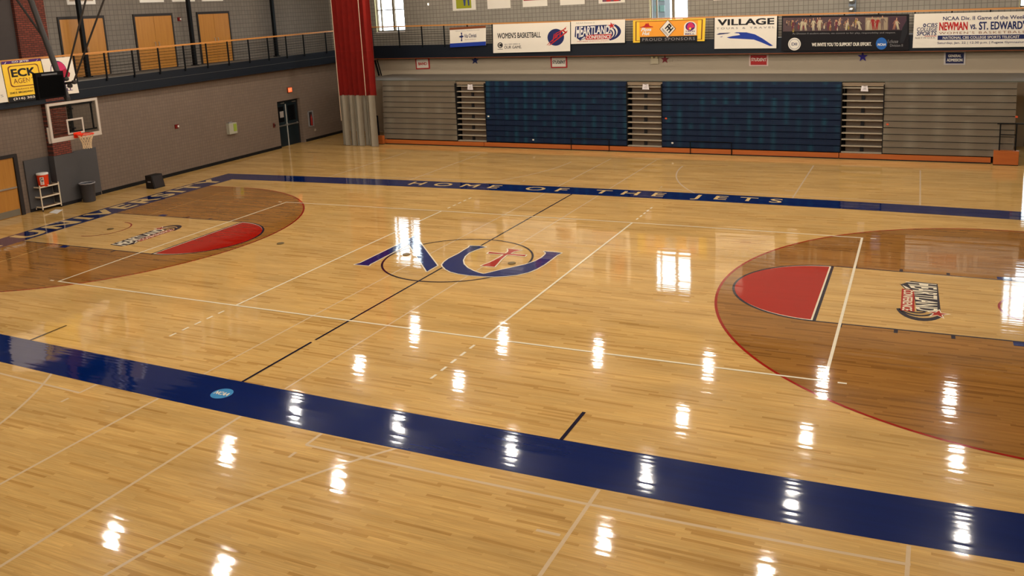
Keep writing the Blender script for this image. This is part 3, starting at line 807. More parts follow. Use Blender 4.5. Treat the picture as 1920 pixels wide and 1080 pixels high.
GB = 'banners on the far railing'
def d_via(m, mp):
    rect(m, mp, 0, .88, 1, 1, M_INKBRN, 1, 8, 1); rect(m, mp, 0, 0, 1, .2, M_INKBLUE, 1, 8, 1)
    pol(m, mp, [(.31, .28), (.325, .45), (.25, .52), (.325, .58), (.31, .72), (.35, .72), (.345, .58), (.40, .52), (.345, .46), (.35, .28)], M_INKNAVY, 2)
    text(m, 'Via Christi', mp, .41, .44, .74, .64, M_INKNAVY, 2, bold=.01); text(m, 'Official Sports Medicine Provider', mp, .16, .77, .84, .83, M_INKGREY, 2, bold=.0)
    text(m, 'Sports Medicine', mp, .42, .32, .72, .37, M_INKBRN, 2, bold=0)
banner('sponsor_banner', 'small white banner with a dark cross and a blue strip along its foot', FF, ((843, 52), (911, 48), (911, 85), (844, 89)), .10, d_via, M_OFFW, GB)
def d_wom(m, mp):
    text(m, "WOMEN'S BASKETBALL", mp, .06, .50, .63, .70, M_INKBLK, 1, bold=.03)
    text(m, 'ALL WE NEED IS', mp, .15, .27, .36, .32, M_INKGREY, 1, bold=.01); text(m, 'OUR GAME.', mp, .15, .14, .38, .24, M_INKBLK, 1, bold=.015)
    ell(m, mp, .095, .27, .035, .10, M_INKBLK, 1); arc_band(m, mp, .095, .27, .012, .05, .02, .07, 40, 320, M_OFFW, 2); rect(m, mp, .06, .12, .13, .135, M_INKBLK, 1)
    ell(m, mp, .82, .49, .105, .29, M_INKNAVY, 1, 28)
    pol(m, mp, [(.70, .22), (.96, .86), (.94, .78), (.72, .24)], M_INKRED, 2)
    text(m, 'JETS', mp, .77, .34, .95, .80, M_INKRED, 3, bold=.03, shear=.2, warp=lambda a, b: (a, b * .5 + a * .5))
    pol(m, mp, [(.72, .20), (.97, .72), (.96, .64), (.76, .24)], M_INKRED, 2)
banner('team_banner', "white banner lettered WOMEN'S BASKETBALL with a dark ball emblem", FF, ((924, 46), (1069, 41), (1069, 96), (925, 99.5)), .10, d_wom, M_OFFW, GB)
def d_heart(m, mp):
    q = lambda u, v, lay: mp(.07 + .86 * u, .10 + .78 * v, lay)
    heartland(m, q, M_WHITEP, M_INKNAVY, M_INKRED, 1)
    text(m, 'NCAA Division II', mp, .10, .88, .44, .94, M_INKGREY, 1, bold=0); text(m, 'MEMBER INSTITUTION', mp, .12, .08, .70, .12, M_INKRED, 1, bold=.0)
banner('conference_banner', 'white banner with the HEARTLAND CONFERENCE logo, red star and swooshes', FF, ((1070.5, 40), (1172, 36.5), (1171.5, 80), (1070.5, 82.5)), .10, d_heart, M_OFFW, GB)
def d_spon(m, mp):
    rect(m, mp, .09, .24, .90, .93, M_ORG, 1, 10, 2)
    for a, b, c, d in ((.035, .93, .965, .955), (.035, .08, .05, .95), (.95, .08, .965, .95), (.035, .07, .10, .09), (.90, .07, .965, .09)): rect(m, mp, a, b, c, d, M_INKBRN, 2, 6 if c - a > .3 else 1, 1)
    rect(m, mp, .10, .0, .90, .25, M_INKBLK, 3, 10, 1)
    text(m, 'PROUD SPONSORS', mp, .135, .06, .87, .19, M_INKGREY, 4, bold=.01, space=1.2)
    # roofed pizza logo
    pol(m, mp, [(.10, .69), (.16, .74), (.185, .86), (.20, .82), (.215, .88), (.235, .74), (.285, .70), (.285, .67), (.10, .67)], M_INKRED, 2)
    text(m, 'Pizza', mp, .115, .50, .26, .66, M_WHITEP, 2, bold=.06, shear=.3); text(m, 'Hut', mp, .13, .32, .24, .49, M_WHITEP, 2, bold=.06, shear=.3)
    # diamond
    pol(m, mp, [(.375, .58), (.49, .99), (.605, .58), (.49, .17)], M_INKBRN, 4); pol(m, mp, [(.385, .58), (.49, .96), (.595, .58), (.49, .20)], M_OFFW, 5)
    dm = lambda u, v, lay: mp(.49 + (u - .5) * .105 + (v - .5) * .105 - .0, .58 + (v - .5) * .38 - (u - .5) * .38, lay)
    text(m, 'FH', dm, .28, .34, .86, .94, M_INKBLK, 6, bold=.09); text(m, 'FREDDYS', dm, .12, .08, .92, .22, M_INKNAVY, 6, bold=.01)
    # bell plate
    pol(m, mp, [(.715, .28), (.715, .66)] + [(.80 + .085 * math.cos(math.radians(a)), .66 + .22 * math.sin(math.radians(a))) for a in range(180, -1, -15)] + [(.885, .28)], M_OFFW, 4)
    ell(m, mp, .80, .66, .065, .19, M_PURP, 5); pol(m, mp, [(.77, .50), (.755, .66), (.775, .80), (.815, .84), (.845, .74), (.865, .62), (.83, .60)], M_PINK, 6); ell(m, mp, .80, .56, .014, .05, M_YEL, 7)
    text(m, 'TACO', mp, .735, .41, .865, .475, M_PURP, 5, bold=.04); text(m, 'BELL', mp, .735, .30, .865, .365, M_PURP, 5, bold=.04)
banner('sponsor_banner', 'orange and yellow banner lettered PROUD SPONSORS with a white diamond', FF, ((1187, 38.5), (1323, 34), (1321, 77), (1187, 80)), .10, d_spon, M_YEL, GB)
def d_vill(m, mp):
    text(m, 'VILLAGE', mp, .05, .74, .96, .94, M_INKBLK, 1, bold=.05, shear=.0, space=1.02)
    text(m, 'TOURS & TRAVEL', mp, .03, .62, .97, .68, M_INKGREY, 1, bold=.01, space=1.5)
    pol(m, mp, [(.03, .46), (.08, .50), (.27, .51), (.22, .48), (.07, .45)], M_INKNAVY, 1); pol(m, mp, [(.08, .38), (.14, .40), (.12, .37)], M_INKBLUE, 1)
    pol(m, mp, [(.32, .50), (.36, .52), (.52, .51), (.66, .44), (.78, .31), (.95, .08), (.90, .07), (.76, .19), (.64, .28), (.5, .30), (.25, .33), (.20, .36), (.30, .40), (.42, .43), (.40, .48)], M_INKBLUE, 1)
banner('sponsor_banner', 'white banner lettered VILLAGE TOURS & TRAVEL with a blue brush stroke', FF, ((1340, 33), (1457, 29.5), (1455.5, 90.5), (1339.5, 91.5)), .10, d_vill, M_OFFW, GB)
def d_inv(m, mp):
    cols = [(90, 70, 60), (150, 110, 80), (110, 50, 50), (70, 60, 80), (180, 160, 130), (120, 90, 70), (60, 40, 44), (140, 120, 50)]
    rect(m, mp, .01, .56, .98, .95, mat('photo_strip', (78, 58, 58), .6, noise=.35, nscale=6), 1, 20, 2)
    rr = random.Random(5)
    for i in range(64):     # crowd and players in the printed photographs
        c = rr.choice(cols); mt = mat('print_%d_%d_%d' % c, c, .6); x = .02 + .60 * rr.random(); y = .60 + .22 * rr.random(); s = rr.uniform(.6, 1.3)
        ell(m, mp, x, y, .007 * s, .06 * s, mt, 2, 8); ell(m, mp, x + .002, y + .08 * s, .004 * s, .025 * s, mat('print_skin', (176, 128, 96), .6), 3, 8)
    W = mat('print_white', (178, 162, 130), .6); RD_ = mat('print_red', (140, 30, 26), .6); SKN = mat('print_skin', (176, 128, 96), .6)
    def fig(x, y, k, body, lean=0.0, lay=5):
        L_ = lambda a, b: (x + (a + lean * b) * k * .055, y + b * k * .30)
        pol(m, mp, [L_(-.16, 0), L_(-.04, 0), L_(0, .4), L_(.06, 0), L_(.18, 0), L_(.16, .5), L_(.20, .85), L_(.42, .62), L_(.46, .68), L_(.2, .98), L_(-.18, .98), L_(-.40, .6), L_(-.34, .56), L_(-.18, .84), L_(-.2, .5)], body, lay)
        ell(m, mp, *L_(0, 1.12), .0045 * k, .034 * k, SKN, lay, 10)
    for x, k_, ln in ((.16, .9, .2), (.20, .8, -.2), (.26, .95, 0), (.31, 1, .05), (.52, .7, .3), (.635, .85, -.5)): fig(x, .58, k_, W, ln)
    for x in (.09, .38, .44): fig(x, .58, .8, mat('print_maroon', (96, 40, 48), .6), .1)
    rect(m, mp, .67, .57, .84, .92, mat('print_sand', (150, 130, 104), .6), 4); fig(.735, .58, 1, RD_, -.2); fig(.755, .58, .95, RD_, .2); fig(.80, .58, 1.05, mat('print_taupe', (104, 84, 74), .6)); fig(.69, .58, .9, W, .1)
    rect(m, mp, .85, .57, .98, .93, mat('print_plum', (66, 40, 50), .6), 4); fig(.885, .58, .9, mat('print_tan', (150, 100, 76), .6), .4); fig(.92, .58, .8, W, -.3); pol(m, mp, [(.93, .2), (.95, .62), (.985, .86), (.99, .5), (.96, .2)], M_INKBLK, 6)
    text(m, 'As Division II student-athletes, we commit to fair play, responsibility and respect.', mp, .09, .46, .90, .52, M_INKGREY, 2, bold=0)
    text(m, 'WE INVITE YOU TO SUPPORT OUR EFFORT.', mp, .25, .13, .72, .23, M_OFFW, 2, bold=.05)
    ell(m, mp, .108, .20, .052, .18, M_OFFW, 2, 24); ell(m, mp, .108, .20, .045, .155, mat('badge_grey', (170, 164, 160), .6), 3, 24); ell(m, mp, .108, .20, .038, .13, M_OFFW, 4, 24); text(m, 'DII', mp, .085, .16, .13, .24, M_INKNAVY, 5, bold=.03)
    ell(m, mp, .795, .19, .042, .17, mat('badge_blue', (30, 90, 160), .6), 2, 24); text(m, 'NCAA', mp, .765, .13, .828, .20, M_WHITEP, 3, bold=.05, shear=.2)
    text(m, 'I chose', mp, .84, .20, .92, .30, M_INKGREY, 2, bold=0, shear=.3); text(m, 'Division II', mp, .86, .10, .955, .17, M_INKGREY, 2, bold=0)
banner('association_banner', 'long black banner with game photographs, lettered WE INVITE YOU TO SUPPORT OUR EFFORT', FF, ((1466, 30), (1705, 26.5), (1704, 94), (1465, 96)), .10, d_inv, mat('black_banner', (24, 20, 22), .6, spec=.15), GB)
def d_cbs(m, mp):
    text(m, 'CBS', mp, .115, .61, .21, .72, M_INKNAVY, 1, bold=.02, shear=.15); ell(m, mp, .096, .66, .013, .055, M_INKNAVY, 1, 16); ell(m, mp, .096, .66, .005, .022, M_OFFW, 2, 10)
    text(m, 'COLLEGE', mp, .03, .49, .21, .60, M_INKNAVY, 1, bold=.02, shear=.15); text(m, 'SPORTS', mp, .03, .36, .205, .48, M_INKNAVY, 1, bold=.03, shear=.15)
    rect(m, mp, .10, .335, .205, .35, M_INKRED, 1); text(m, 'NETWORK', mp, .02, .27, .195, .32, M_INKGREY, 1, bold=.02, space=1.5)
    text(m, 'NCAA Div. II Game of the Week', mp, .255, .79, .95, .90, M_INKNAVY, 1, bold=.02)
    text(m, 'NEWMAN', mp, .225, .50, .47, .74, M_INKRED, 1, bold=.06); text(m, 'vs.', mp, .49, .52, .545, .66, M_INKNAVY, 1, bold=.03); text(m, "ST. EDWARD'S", mp, .565, .50, .965, .74, M_INKNAVY, 1, bold=.05)
    text(m, "WOMEN'S BASKETBALL", mp, .225, .39, .95, .46, M_INKBRN, 1, bold=.0, space=1.25)
    rect(m, mp, .215, .225, .955, .355, M_INKNAVY, 1, 10, 1); text(m, 'NATIONAL CBS COLLEGE SPORTS TELECAST', mp, .26, .25, .90, .325, M_OFFW, 2, bold=.02)
    text(m, 'Saturday, Jan. 22 | 12:30 p.m. | Fugate Gymnasium', mp, .215, .09, .95, .17, M_INKNAVY, 1, bold=.01)
banner('game_banner', "long white banner lettered NEWMAN vs. ST. EDWARD'S at the right end of the far railing", FF, ((1714.5, 26), (1935, 21), (1935, 87.5), (1711, 90)), .10, d_cbs, M_OFFW, GB)

GL = 'banners on the left railing'
def d_eck(m, mp):
    rect(m, mp, 0, .93, 1, 1.0, M_PURP, 1, 4, 1); text(m, 'GO JETS!', mp, .25, .94, .68, .99, M_WHITEP, 2, bold=.04)
    pol(m, mp, [(.05, .93), (.12, .99), (.10, .95)], M_WHITEP, 2); pol(m, mp, [(.86, .93), (.94, .99), (.90, .95)], M_WHITEP, 2)
    def rr(m, r0, mt, lay):
        pts = []
        x0, y0, x1, y1 = .12 + r0, .36 + r0 * .8, .90 - r0, .88 - r0 * .8; q = .08
        for cx, cy, a in ((x1 - q, y1 - q * .8, 0), (x0 + q, y1 - q * .8, 90), (x0 + q, y0 + q * .8, 180), (x1 - q, y0 + q * .8, 270)):
            pts += [(cx + q * math.cos(math.radians(a + k * 15)), cy + q * .8 * math.sin(math.radians(a + k * 15))) for k in range(7)]
        pol(m, mp, pts, mt, lay)
    rr(m, 0, M_INKBRN, 2); rr(m, .025, M_YEL, 3)
    text(m, 'ECK', mp, .18, .60, .80, .80, M_INKBLK, 4, bold=.05); text(m, 'AGENCY', mp, .20, .44, .84, .56, M_INKBRN, 4, bold=.0)
    text(m, 'INSURANCE SPECIALISTS', mp, .22, .28, .90, .315, M_INKBRN, 2, bold=0); text(m, '3540 E. BROADWAY, WICHITA', mp, .06, .19, .96, .245, M_INKBLK, 2, bold=.02)
    rect(m, mp, 0, 0, 1, .13, M_INKBLK, 1, 4, 1); text(m, '(316) 303-1981', mp, .12, .03, .95, .10, M_OFFW, 2, bold=.03)
banner('sponsor_banner', 'yellow banner lettered ECK AGENCY partly behind the black shot clock', LF, ((2, 116), (75, 109), (92, 183), (17, 192.5)), .10, d_eck, M_YEL, GL)
def d_bell(m, mp):
    ell(m, mp, .48, .62, .27, .30, M_PURP, 1, 28); ell(m, mp, .45, .62, .22, .26, M_OFFW, 2, 28); ell(m, mp, .52, .65, .20, .24, M_PINK, 3, 28)
    pol(m, mp, [(.33, .52), (.78, .46), (.83, .56), (.68, .70)], mat('ink_crimson', (160, 26, 50), .6), 4); ell(m, mp, .5, .44, .05, .05, M_PURP, 4)
    text(m, 'TACO', mp, .36, .20, .80, .28, M_PURP, 2, bold=.03); text(m, 'BELL', mp, .38, .09, .80, .17, M_PURP, 2, bold=.03)
banner('sponsor_banner', 'white banner with a pink bell in a purple ring, right of the yellow banner', LF, ((76.5, 111), (134, 106), (148.5, 174), (94.5, 180)), .10, d_bell, M_OFFW, GL)
def d_wht(m, mp): text(m, 'JETS', mp, .55, .12, .9, .2, M_INKGREY, 1, bold=.0)
banner('sponsor_banner', 'plain white banner cut off at the left edge, left of the yellow banner', LF, ((-70, 124), (0, 116.5), (15.5, 191), (-55, 200)), .10, d_wht, M_OFFW, GL)

# ------------------------------------------------------------------ small signs and stars under the far balcony
GS = 'section signs under the far balcony'
def sign(corners, label, border, face, txt, ink, lines=None, jig=False):
    P3 = [FW.pt(u, v, .03) for u, v in corners]
    def mp(u, v, lay=0): return P3[3] * (1 - u) * (1 - v) + P3[2] * u * (1 - v) + P3[0] * (1 - u) * v + P3[1] * u * v + FW.n * (.003 * lay)
    m = MB(); b = [mp(u, v, 0) - FW.n * .028 for u, v in ((0, 0), (1, 0), (1, 1), (0, 1))]; f = [mp(u, v, 0) for u, v in ((0, 0), (1, 0), (1, 1), (0, 1))]
    m.hexa([b[0], b[1], f[1], f[0], b[3], b[2], f[2], f[3]], border)
    rect(m, mp, .08, .1, .92, .9, face, 1)
    for t_, a, b_, c, d in txt:
        text(m, t_, mp, a, b_, c, d, ink, 2, bold=.05, warp=(lambda x, y: (x, y + .07 * math.sin(x * 20))) if jig else None)
    tag(m.build('section_sign'), label, 'sign', GS)
sign(((778.5, 109), (804.5, 108.5), (806, 129), (780, 130)), 'white sign with a red border lettered BAND', mat('sign_red', (176, 34, 34), .5), M_OFFW, [('BAND', .2, .36, .82, .62)], M_INKRED)
sign(((1032, 106), (1063, 105.5), (1063.5, 127), (1033, 127.5)), 'white sign with a red border lettered STUDENT in black', mat('sign_red', (176, 34, 34), .5), M_OFFW, [('STUDENT', .12, .36, .9, .64)], M_INKBLK, jig=True)
sign(((1404.5, 101), (1440.5, 101), (1440.5, 124), (1404.5, 124)), 'red sign with a pale border lettered STUDENT in white', mat('sign_pink_border', (214, 186, 172), .5), mat('sign_red', (176, 34, 34), .5), [('STUDENT', .12, .4, .9, .66)], M_OFFW, jig=True)
sign(((1770, 96), (1811, 96), (1810, 121.5), (1769.5, 121.5)), 'navy sign with a pale border lettered GENERAL ADMISSION', mat('sign_grey_border', (196, 186, 176), .5), mat('sign_navy', (28, 30, 72), .5), [('GENERAL', .2, .56, .8, .76), ('ADMISSION', .14, .24, .86, .46)], M_OFFW)
for (cx, cy, r), mt, lb in (((890.5, 113.5, 7.5), M_INKNAVY, 'dark navy star between the BAND and STUDENT signs'), ((1246.5, 111.5, 8), mat('maroon_star', (116, 22, 30), .4), 'maroon star beside the emergency light'), ((1617.5, 106.5, 10), mat('violet_blue_star', (40, 24, 120), .3), 'deep blue star under the long black banner')):
    def st(m):
        pts = star_pts(cx, cy, r, r, .4, -90)
        f = [FW.pt(u, v, .03) for u, v in pts]; b = [p - FW.n * .028 for p in f]
        m.poly(f, mt); m.poly(b, mt)
        for i in range(10): j = (i + 1) % 10; m.face([f[i], f[j], b[j], b[i]], mt)
    tag(one('wall_star', st), lb, 'star', 'stars under the far balcony')
es, ez = FW.sz(1228, 113)
t = empty('emergency_light', FW.P(es, ez, 0), 'beige twin head emergency light left of the maroon star', 'light')
one('battery_box', lambda m: m.pbox(FW, es - .18, es + .18, ez - .15, ez + .08, .002, .08, mat('beige_box', (186, 170, 140), .5)), t)
for q in (-.1, .1): one('lamp_head', lambda m: m.lathe(FW.P(es + q, ez + .13, .08), [(0, -.05), (.05, -.04), (.06, .03), (0, .05)], mat('pale_lamp_head', (224, 208, 160), .3), 10), t)

# ================================================================== THE STAND
ZK, ZTOP, NR = .24, 2.92, 11
def zf_bl(t): return 1.028 - .0026 * t
RH = (ZTOP - ZK) / NR
bs = lambda u, v: BL.sz(u, v)[0]
# boundaries measured half way up the fronts
b_ = [bs(717, 215), bs(854.5, 215), bs(910, 215), bs(1174, 215), bs(1240.5, 215), bs(1576.5, 215), bs(1656.5, 215), bs(1905, 215)]
back_off = lambda: -3.1
def stand_section(s0, s1, seat, label, stickers=(), name='bleacher_section'):
    t = empty(name, BL.P((s0 + s1) / 2, 0, 0), label, 'bleachers', 'folded bleacher sections')
    for i in range(NR):
        z0 = ZK + RH * i; o = -.015 * i
        def row(m):
            m.pbox(BL, s0 + .005, s1 - .005, z0 + .022, z0 + RH - .004, o - .30, o, seat, uv=True, zl=zf_bl)
            m.pbox(BL, s0 + .005, s1 - .005, z0 + RH - .03, z0 + RH - .004, o, o + .014, seat, uv=True, zl=zf_bl)
            if seat is M_BLUE:
                n = int((s1 - s0) / .46)
                for k in range(n):
                    a = s0 + (s1 - s0) * k / n
                    m.pbox(BL, a + .02, a + (s1 - s0) / n - .02, z0 + .05, z0 + RH - .045, o, o + .010, seat, uv=True, zl=zf_bl)
        one('seat_row' if seat is M_BLUE else 'bench_row', row, t)
    one('backing', lambda m: m.pbox(BL, s0 + .01, s1 - .01, .02, ZTOP - .05, -.6, -.20, M_GAP, zl=zf_bl), t)
    for u, v, c in stickers:
        q, z = BL.sz(u, v)
        one('row_sticker', lambda m: m.pbox(BL, q - .04, q + .04, z - .03, z + .03, .0, .02, c), t)
    return t
def stand_aisle(s0, s1, label):
    t = empty('bleacher_aisle', BL.P((s0 + s1) / 2, 0, 0), label, 'bleacher aisle', 'stepped aisles between bleacher sections')
    for i in range(NR):
        z0 = ZK + RH * i; o = -.015 * i
        one('tread', lambda m: m.pbox(BL, s0 + .03, s1 - .03, z0 - .006, z0 + .034, -.22 + o, -.03 + o, M_TREAD, zl=zf_bl), t)
        if i < NR - 1: one('riser_panel', lambda m: m.pbox(BL, s0 + .16, s1 - .03, z0 + .036, z0 + RH - .012, -.27 + o, -.22 + o, M_RISER, zl=zf_bl), t)
        if i % 2 == 0: one('support_post', lambda m: m.pbox(BL, (s0 + s1) / 2 - .06, (s0 + s1) / 2 + .06, z0 + .04, z0 + RH - .02, -.218 + o, -.17 + o, M_INKBLK, zl=zf_bl), t)
    for q0_, q1_ in ((s0 + .003, s0 + .025), (s1 - .025, s1 - .003)): one('side_panel', lambda m: m.pbox(BL, q0_, q1_, .02, ZTOP - .1, -.6, -.03, M_GAP, zl=zf_bl), t)
    one('top_landing', lambda m: m.pbox(BL, s0 + .005, s1 - .005, ZTOP - .17, ZTOP - .03, -.55, -.20, mat('tan_landing', (136, 118, 96), .6), zl=zf_bl), t)
    one('backing', lambda m: m.pbox(BL, s0 + .04, s1 - .04, .02, ZTOP - .2, -.62, -.60, M_GAP, zl=zf_bl), t)
    return t
STW = mat('sticker_white', (220, 216, 206), .5); STO = mat('sticker_orange', (206, 84, 50), .5)
stand_section(b_[0], b_[1], M_GREY, 'grey folded bench bleachers beside the red curtain')
stand_section(b_[2], b_[3], M_BLUE, 'blue folded seat bleachers under the women\'s basketball banner', ((916, 218, STW), (1000, 262, STW)))
stand_section(b_[4], b_[5], M_BLUE, 'wider block of blue folded seat bleachers under the travel banner', ((1249, 222, STO), (1261, 268, STW)))
stand_section(b_[6], b_[7], M_GREY, 'grey folded bench bleachers at the right end, behind a black handrail', ((1664, 233, STO), (1906, 219, STO)))
stand_aisle(b_[1], b_[2], 'stepped aisle between the left grey and blue bleachers')
stand_aisle(b_[3], b_[4], 'stepped aisle between the two blue bleacher blocks')
stand_aisle(b_[5], b_[6], 'stepped aisle between blue and right grey bleachers')
def deckf(m):
    m.pbox(BL, b_[0] - 1.6, b_[7] + 3.2, ZTOP, ZTOP + .03, -3.35, -.21, mat('grey_brown_deck', (112, 102, 90), .6, noise=.08), zl=zf_bl); m.pbox(BL, b_[0] - .1, b_[7] + 3.2, ZTOP, ZTOP + .035, -.21, -.17, mat('grey_green_edge', (88, 88, 76), .5), zl=zf_bl)
tag(one('bleacher_deck', deckf), 'long grey platform across the top of the folded bleachers, reaching back to the wall', 'platform')
# orange stained kick boards along the foot of the stand
ks = [bs(723, 268), bs(908, 268), bs(1072, 275), bs(1143, 278), bs(1295, 283), bs(1373, 287), bs(1573, 293), bs(1858, 304)]
kl = ['orange kick board before the left grey bleachers and aisle', 'orange kick board under the left part of the left blue seats', 'short orange kick board inside the left black tube frame', 'orange kick board below the middle aisle',
      'short orange kick board inside the right black tube frame', 'orange kick board below the right blue seats', 'long orange kick board under the right grey benches']
for a, b, lb in zip(ks, ks[1:], kl):
    def kb(m): m.pbox(BL, a + .012, b - .012, .045, .225, .005, .04, M_KICK); m.pbox(BL, a + .012, b - .012, 0, .045, .005, .03, M_INKBLK)
    tag(one('kick_board', kb), lb, 'kick board', 'kick boards at the foot of the bleachers')
for (ua, ub), lb in (((1072, 1143), 'low black tube frame before the left blue seats'), ((1295, 1372), 'low black tube frame before the right blue seats')):
    a = bs(ua, 275); b = bs(ub, 280); zz = .52
    t = empty('tube_frame', BL.P((a + b) / 2, 0, .06), lb, 'rail', 'low tube frames before the blue seats')
    for q in (a, b): one('post', lambda m: m.tube([BL.P(q, 0, .06), BL.P(q, zz, .06)], .016, M_RAIL, 6), t)
    one('top_bar', lambda m: m.tube([BL.P(a, zz, .06), BL.P(b, zz, .06)], .014, M_RAIL, 6), t)
# end boxes with handrails
ea, eb = bs(1862, 295), bs(1909, 296)
t = empty('end_step', BL.P((ea + eb) / 2, 0, 0), 'orange plywood box step at the right end carrying a black handrail', 'step')
one('plywood_box', lambda m: (m.pbox(BL, ea, eb, .03, .50, .02, .26, M_KICK), m.pbox(BL, ea, eb, 0, .03, .02, .24, M_INKBLK)), t)
h0, h1 = bs(1873, 285), bs(1903, 287)
for q in (h0, h1): one('handrail_post', lambda m: m.bar(BL.P(q, .46, .10), BL.P(q, 1.42, .10), .04, .04, M_RAIL), t)
one('handrail_bar', lambda m: (m.bar(BL.P(h0 - .1, 1.42, .10), BL.P(h1 + .25, 1.42, .10), .04, .04, M_RAIL), m.bar(BL.P(h0, 1.04, .10), BL.P(h1, 1.04, .10), .03, .03, M_RAIL)), t)
ea, eb = bs(709, 262), bs(722, 262)
t = empty('end_step', BL.P((ea + eb) / 2, 0, 0), 'small orange plywood box step beside the curtain with a black post', 'step')
one('plywood_box', lambda m: (m.pbox(BL, ea, eb, .03, .42, .02, .20, M_KICK), m.pbox(BL, ea, eb, 0, .03, .02, .18, M_INKBLK)), t)
one('handrail_post', lambda m: (m.bar(BL.P(ea + .12, .38, .08), BL.P(ea + .12, 1.35, .08), .05, .05, M_RAIL), m.bar(BL.P(ea - .1, 1.35, .08), BL.P(ea + .14, 1.35, .08), .04, .04, M_RAIL)), t)
# folded steel bracket behind the curtain
q0 = FW.pt(703, 113, .3); q1 = FW.pt(711, 142, .3)
tag(one('steel_bracket', lambda m: (m.bar(q0, q1, .06, .08, M_RAIL), m.bar(q0 + Vector((.14, 0, 0)), q1 + Vector((.14, 0, 0)), .04, .05, M_RAIL), m.bar(q0 + Vector((-.05, .28, .05)), q0 + Vector((.2, -.02, .05)), .05, .05, M_RAIL))), 'dark sloping steel bracket under the far balcony beside the curtain', 'bracket')

# ================================================================== DIVIDER CURTAIN
cA, cB = on_z(646, 272), on_z(707, 276); cB.y = cA.y - .12
cdir = (cB - cA).normalized(); cn = Vector((cdir.y, -cdir.x, 0)); CL = (cB - cA).length
curt = empty('divider_curtain', (cA + cB) / 2, 'gathered divider curtain, red mesh above and grey vinyl below', 'curtain')
zsk = on_y(665, 178, cA.y).z
def pleats(m, a, b, z0, z1, mt, folds, depth, off=0.0, ph=0.0, flare=0.0, n=None):
    n = n or folds * 12; prev = None; nz = 10
    cols = []
    for i in range(n + 1):
        f = i / n; col_ = []
        for j in range(nz + 1):
            z = z0 + (z1 - z0) * j / nz; k = 1 + flare * (1 - j / nz)
            w_ = math.sin(f * folds * 2 * math.pi + ph); sh = (abs(w_) ** .7) * (1 if w_ > 0 else -1)
            mid = (a + b) / 2; sx = mid + (a + (b - a) * f - mid) * k
            col_.append(cA + cdir * (CL * sx + .05 * math.cos(f * folds * 2 * math.pi + ph)) + cn * (off + depth * sh * (1 + .2 * math.sin(f * 9 + z))) + Vector((0, 0, z)))
        cols.append(col_)
    base = len(m.v); k = m.m(mt)
    for c in cols: m.v += c
    for i in range(n):
        for j in range(nz):
            q = base + i * (nz + 1) + j
            m.f.append((q, q + nz + 1, q + nz + 2, q + 1)); m.mi.append(k); m.uv.append(None)
one('mesh_panel', lambda m: pleats(m, -.02, 1.0, zsk - .02, 9.5, M_REDMESH, 7, .12), curt, smooth=True)
def skirt(m):
    for a, b, o, ph in ((-.02, .09, .05, .3), (.06, .20, .16, -.4), (.21, .32, .04, .2), (.31, .40, .17, 1.), (.40, .47, .07, 0), (.455, .60, .14, -.5), (.60, .66, -.06, .4), (.655, .76, -.12, 0), (.74, .82, .0, .8), (.80, 1.0, .20, -.5)):
        pleats(m, a, b, .015, zsk, M_VINYL, 1, .045, o - .05, ph, .05, n=14)
one('vinyl_skirt', skirt, curt, smooth=True)
zb = on_y(640, 96, cA.y).z
one('hem_tape', lambda m: pleats(m, -.02, 1.0, zb - .012, zb + .012, mat('bright_red_tape', (132, 20, 10), .8), 7, .125, .004), curt)
for f_, z0 in ((.045, zsk * .5), (.80, zsk)):
    one('lift_cord', lambda m: m.tube([cA + cdir * CL * f_ + cn * .19 + Vector((0, 0, z0)), cA + cdir * CL * (f_ - .01) + cn * .19 + Vector((0, 0, 9.5))], .016, M_CORD, 6), curt)

# ================================================================== HOOP
M_DULLW = mat('dull_white_padding', (182, 168, 154), .5)  # dimmer white than the enamel, for frame and padding
HX, HY = -13.1, -.09
hoop = empty('basketball_hoop', (-13.6, HY, 2.8), 'ceiling hung glass backboard with orange rim and net before the left wall', 'basketball hoop')
y0, y1, z0, z1 = -.975, .795, 2.875, 3.99
gl_ = one('backboard_glass', lambda m: m.box((HX - .03, y0 + .03, z0 + .03), (HX - .012, y1 - .03, z1 - .03), M_BGLASS), hoop)
def bfr(m):
    t = .075
    m.box((HX - .05, y0, z0), (HX + .01, y1, z0 + t), M_DULLW); m.box((HX - .05, y0, z1 - t), (HX + .01, y1, z1), M_DULLW)
    m.box((HX - .05, y0, z0 + t), (HX + .01, y0 + t, z1 - t), M_DULLW); m.box((HX - .05, y1 - t, z0 + t), (HX + .01, y1, z1 - t), M_DULLW)
one('backboard_frame', bfr, hoop)
def tgt(m):
    a, b, c, d, t = HY - .29, HY + .29, 2.985, 3.455, .05
    for lo, hi in (((a, c), (b, c + t)), ((a, d - t), (b, d)), ((a, c + t), (a + t, d - t)), ((b - t, c + t), (b, d - t))): m.box((HX - .011, lo[0], lo[1]), (HX - .004, hi[0], hi[1]), M_DULLW)
one('target_square', tgt, hoop)
def pad(m):
    m.box((HX - .09, y0 - .035, z0 - .06), (HX - .055, y1 + .035, z0 + .005), M_DULLW); m.box((HX - .10, y0 - .035, z0), (HX - .055, y0 - .002, z0 + .42), M_DULLW); m.box((HX - .10, y1 + .002, z0), (HX - .055, y1 + .035, z0 + .42), M_DULLW)
    m.box((HX - .09, y0, z0 - .05), (HX + .015, y1, z0 - .002), M_DULLW)
one('edge_padding', pad, hoop)
rc = Vector((HX + .38, HY, 2.975))
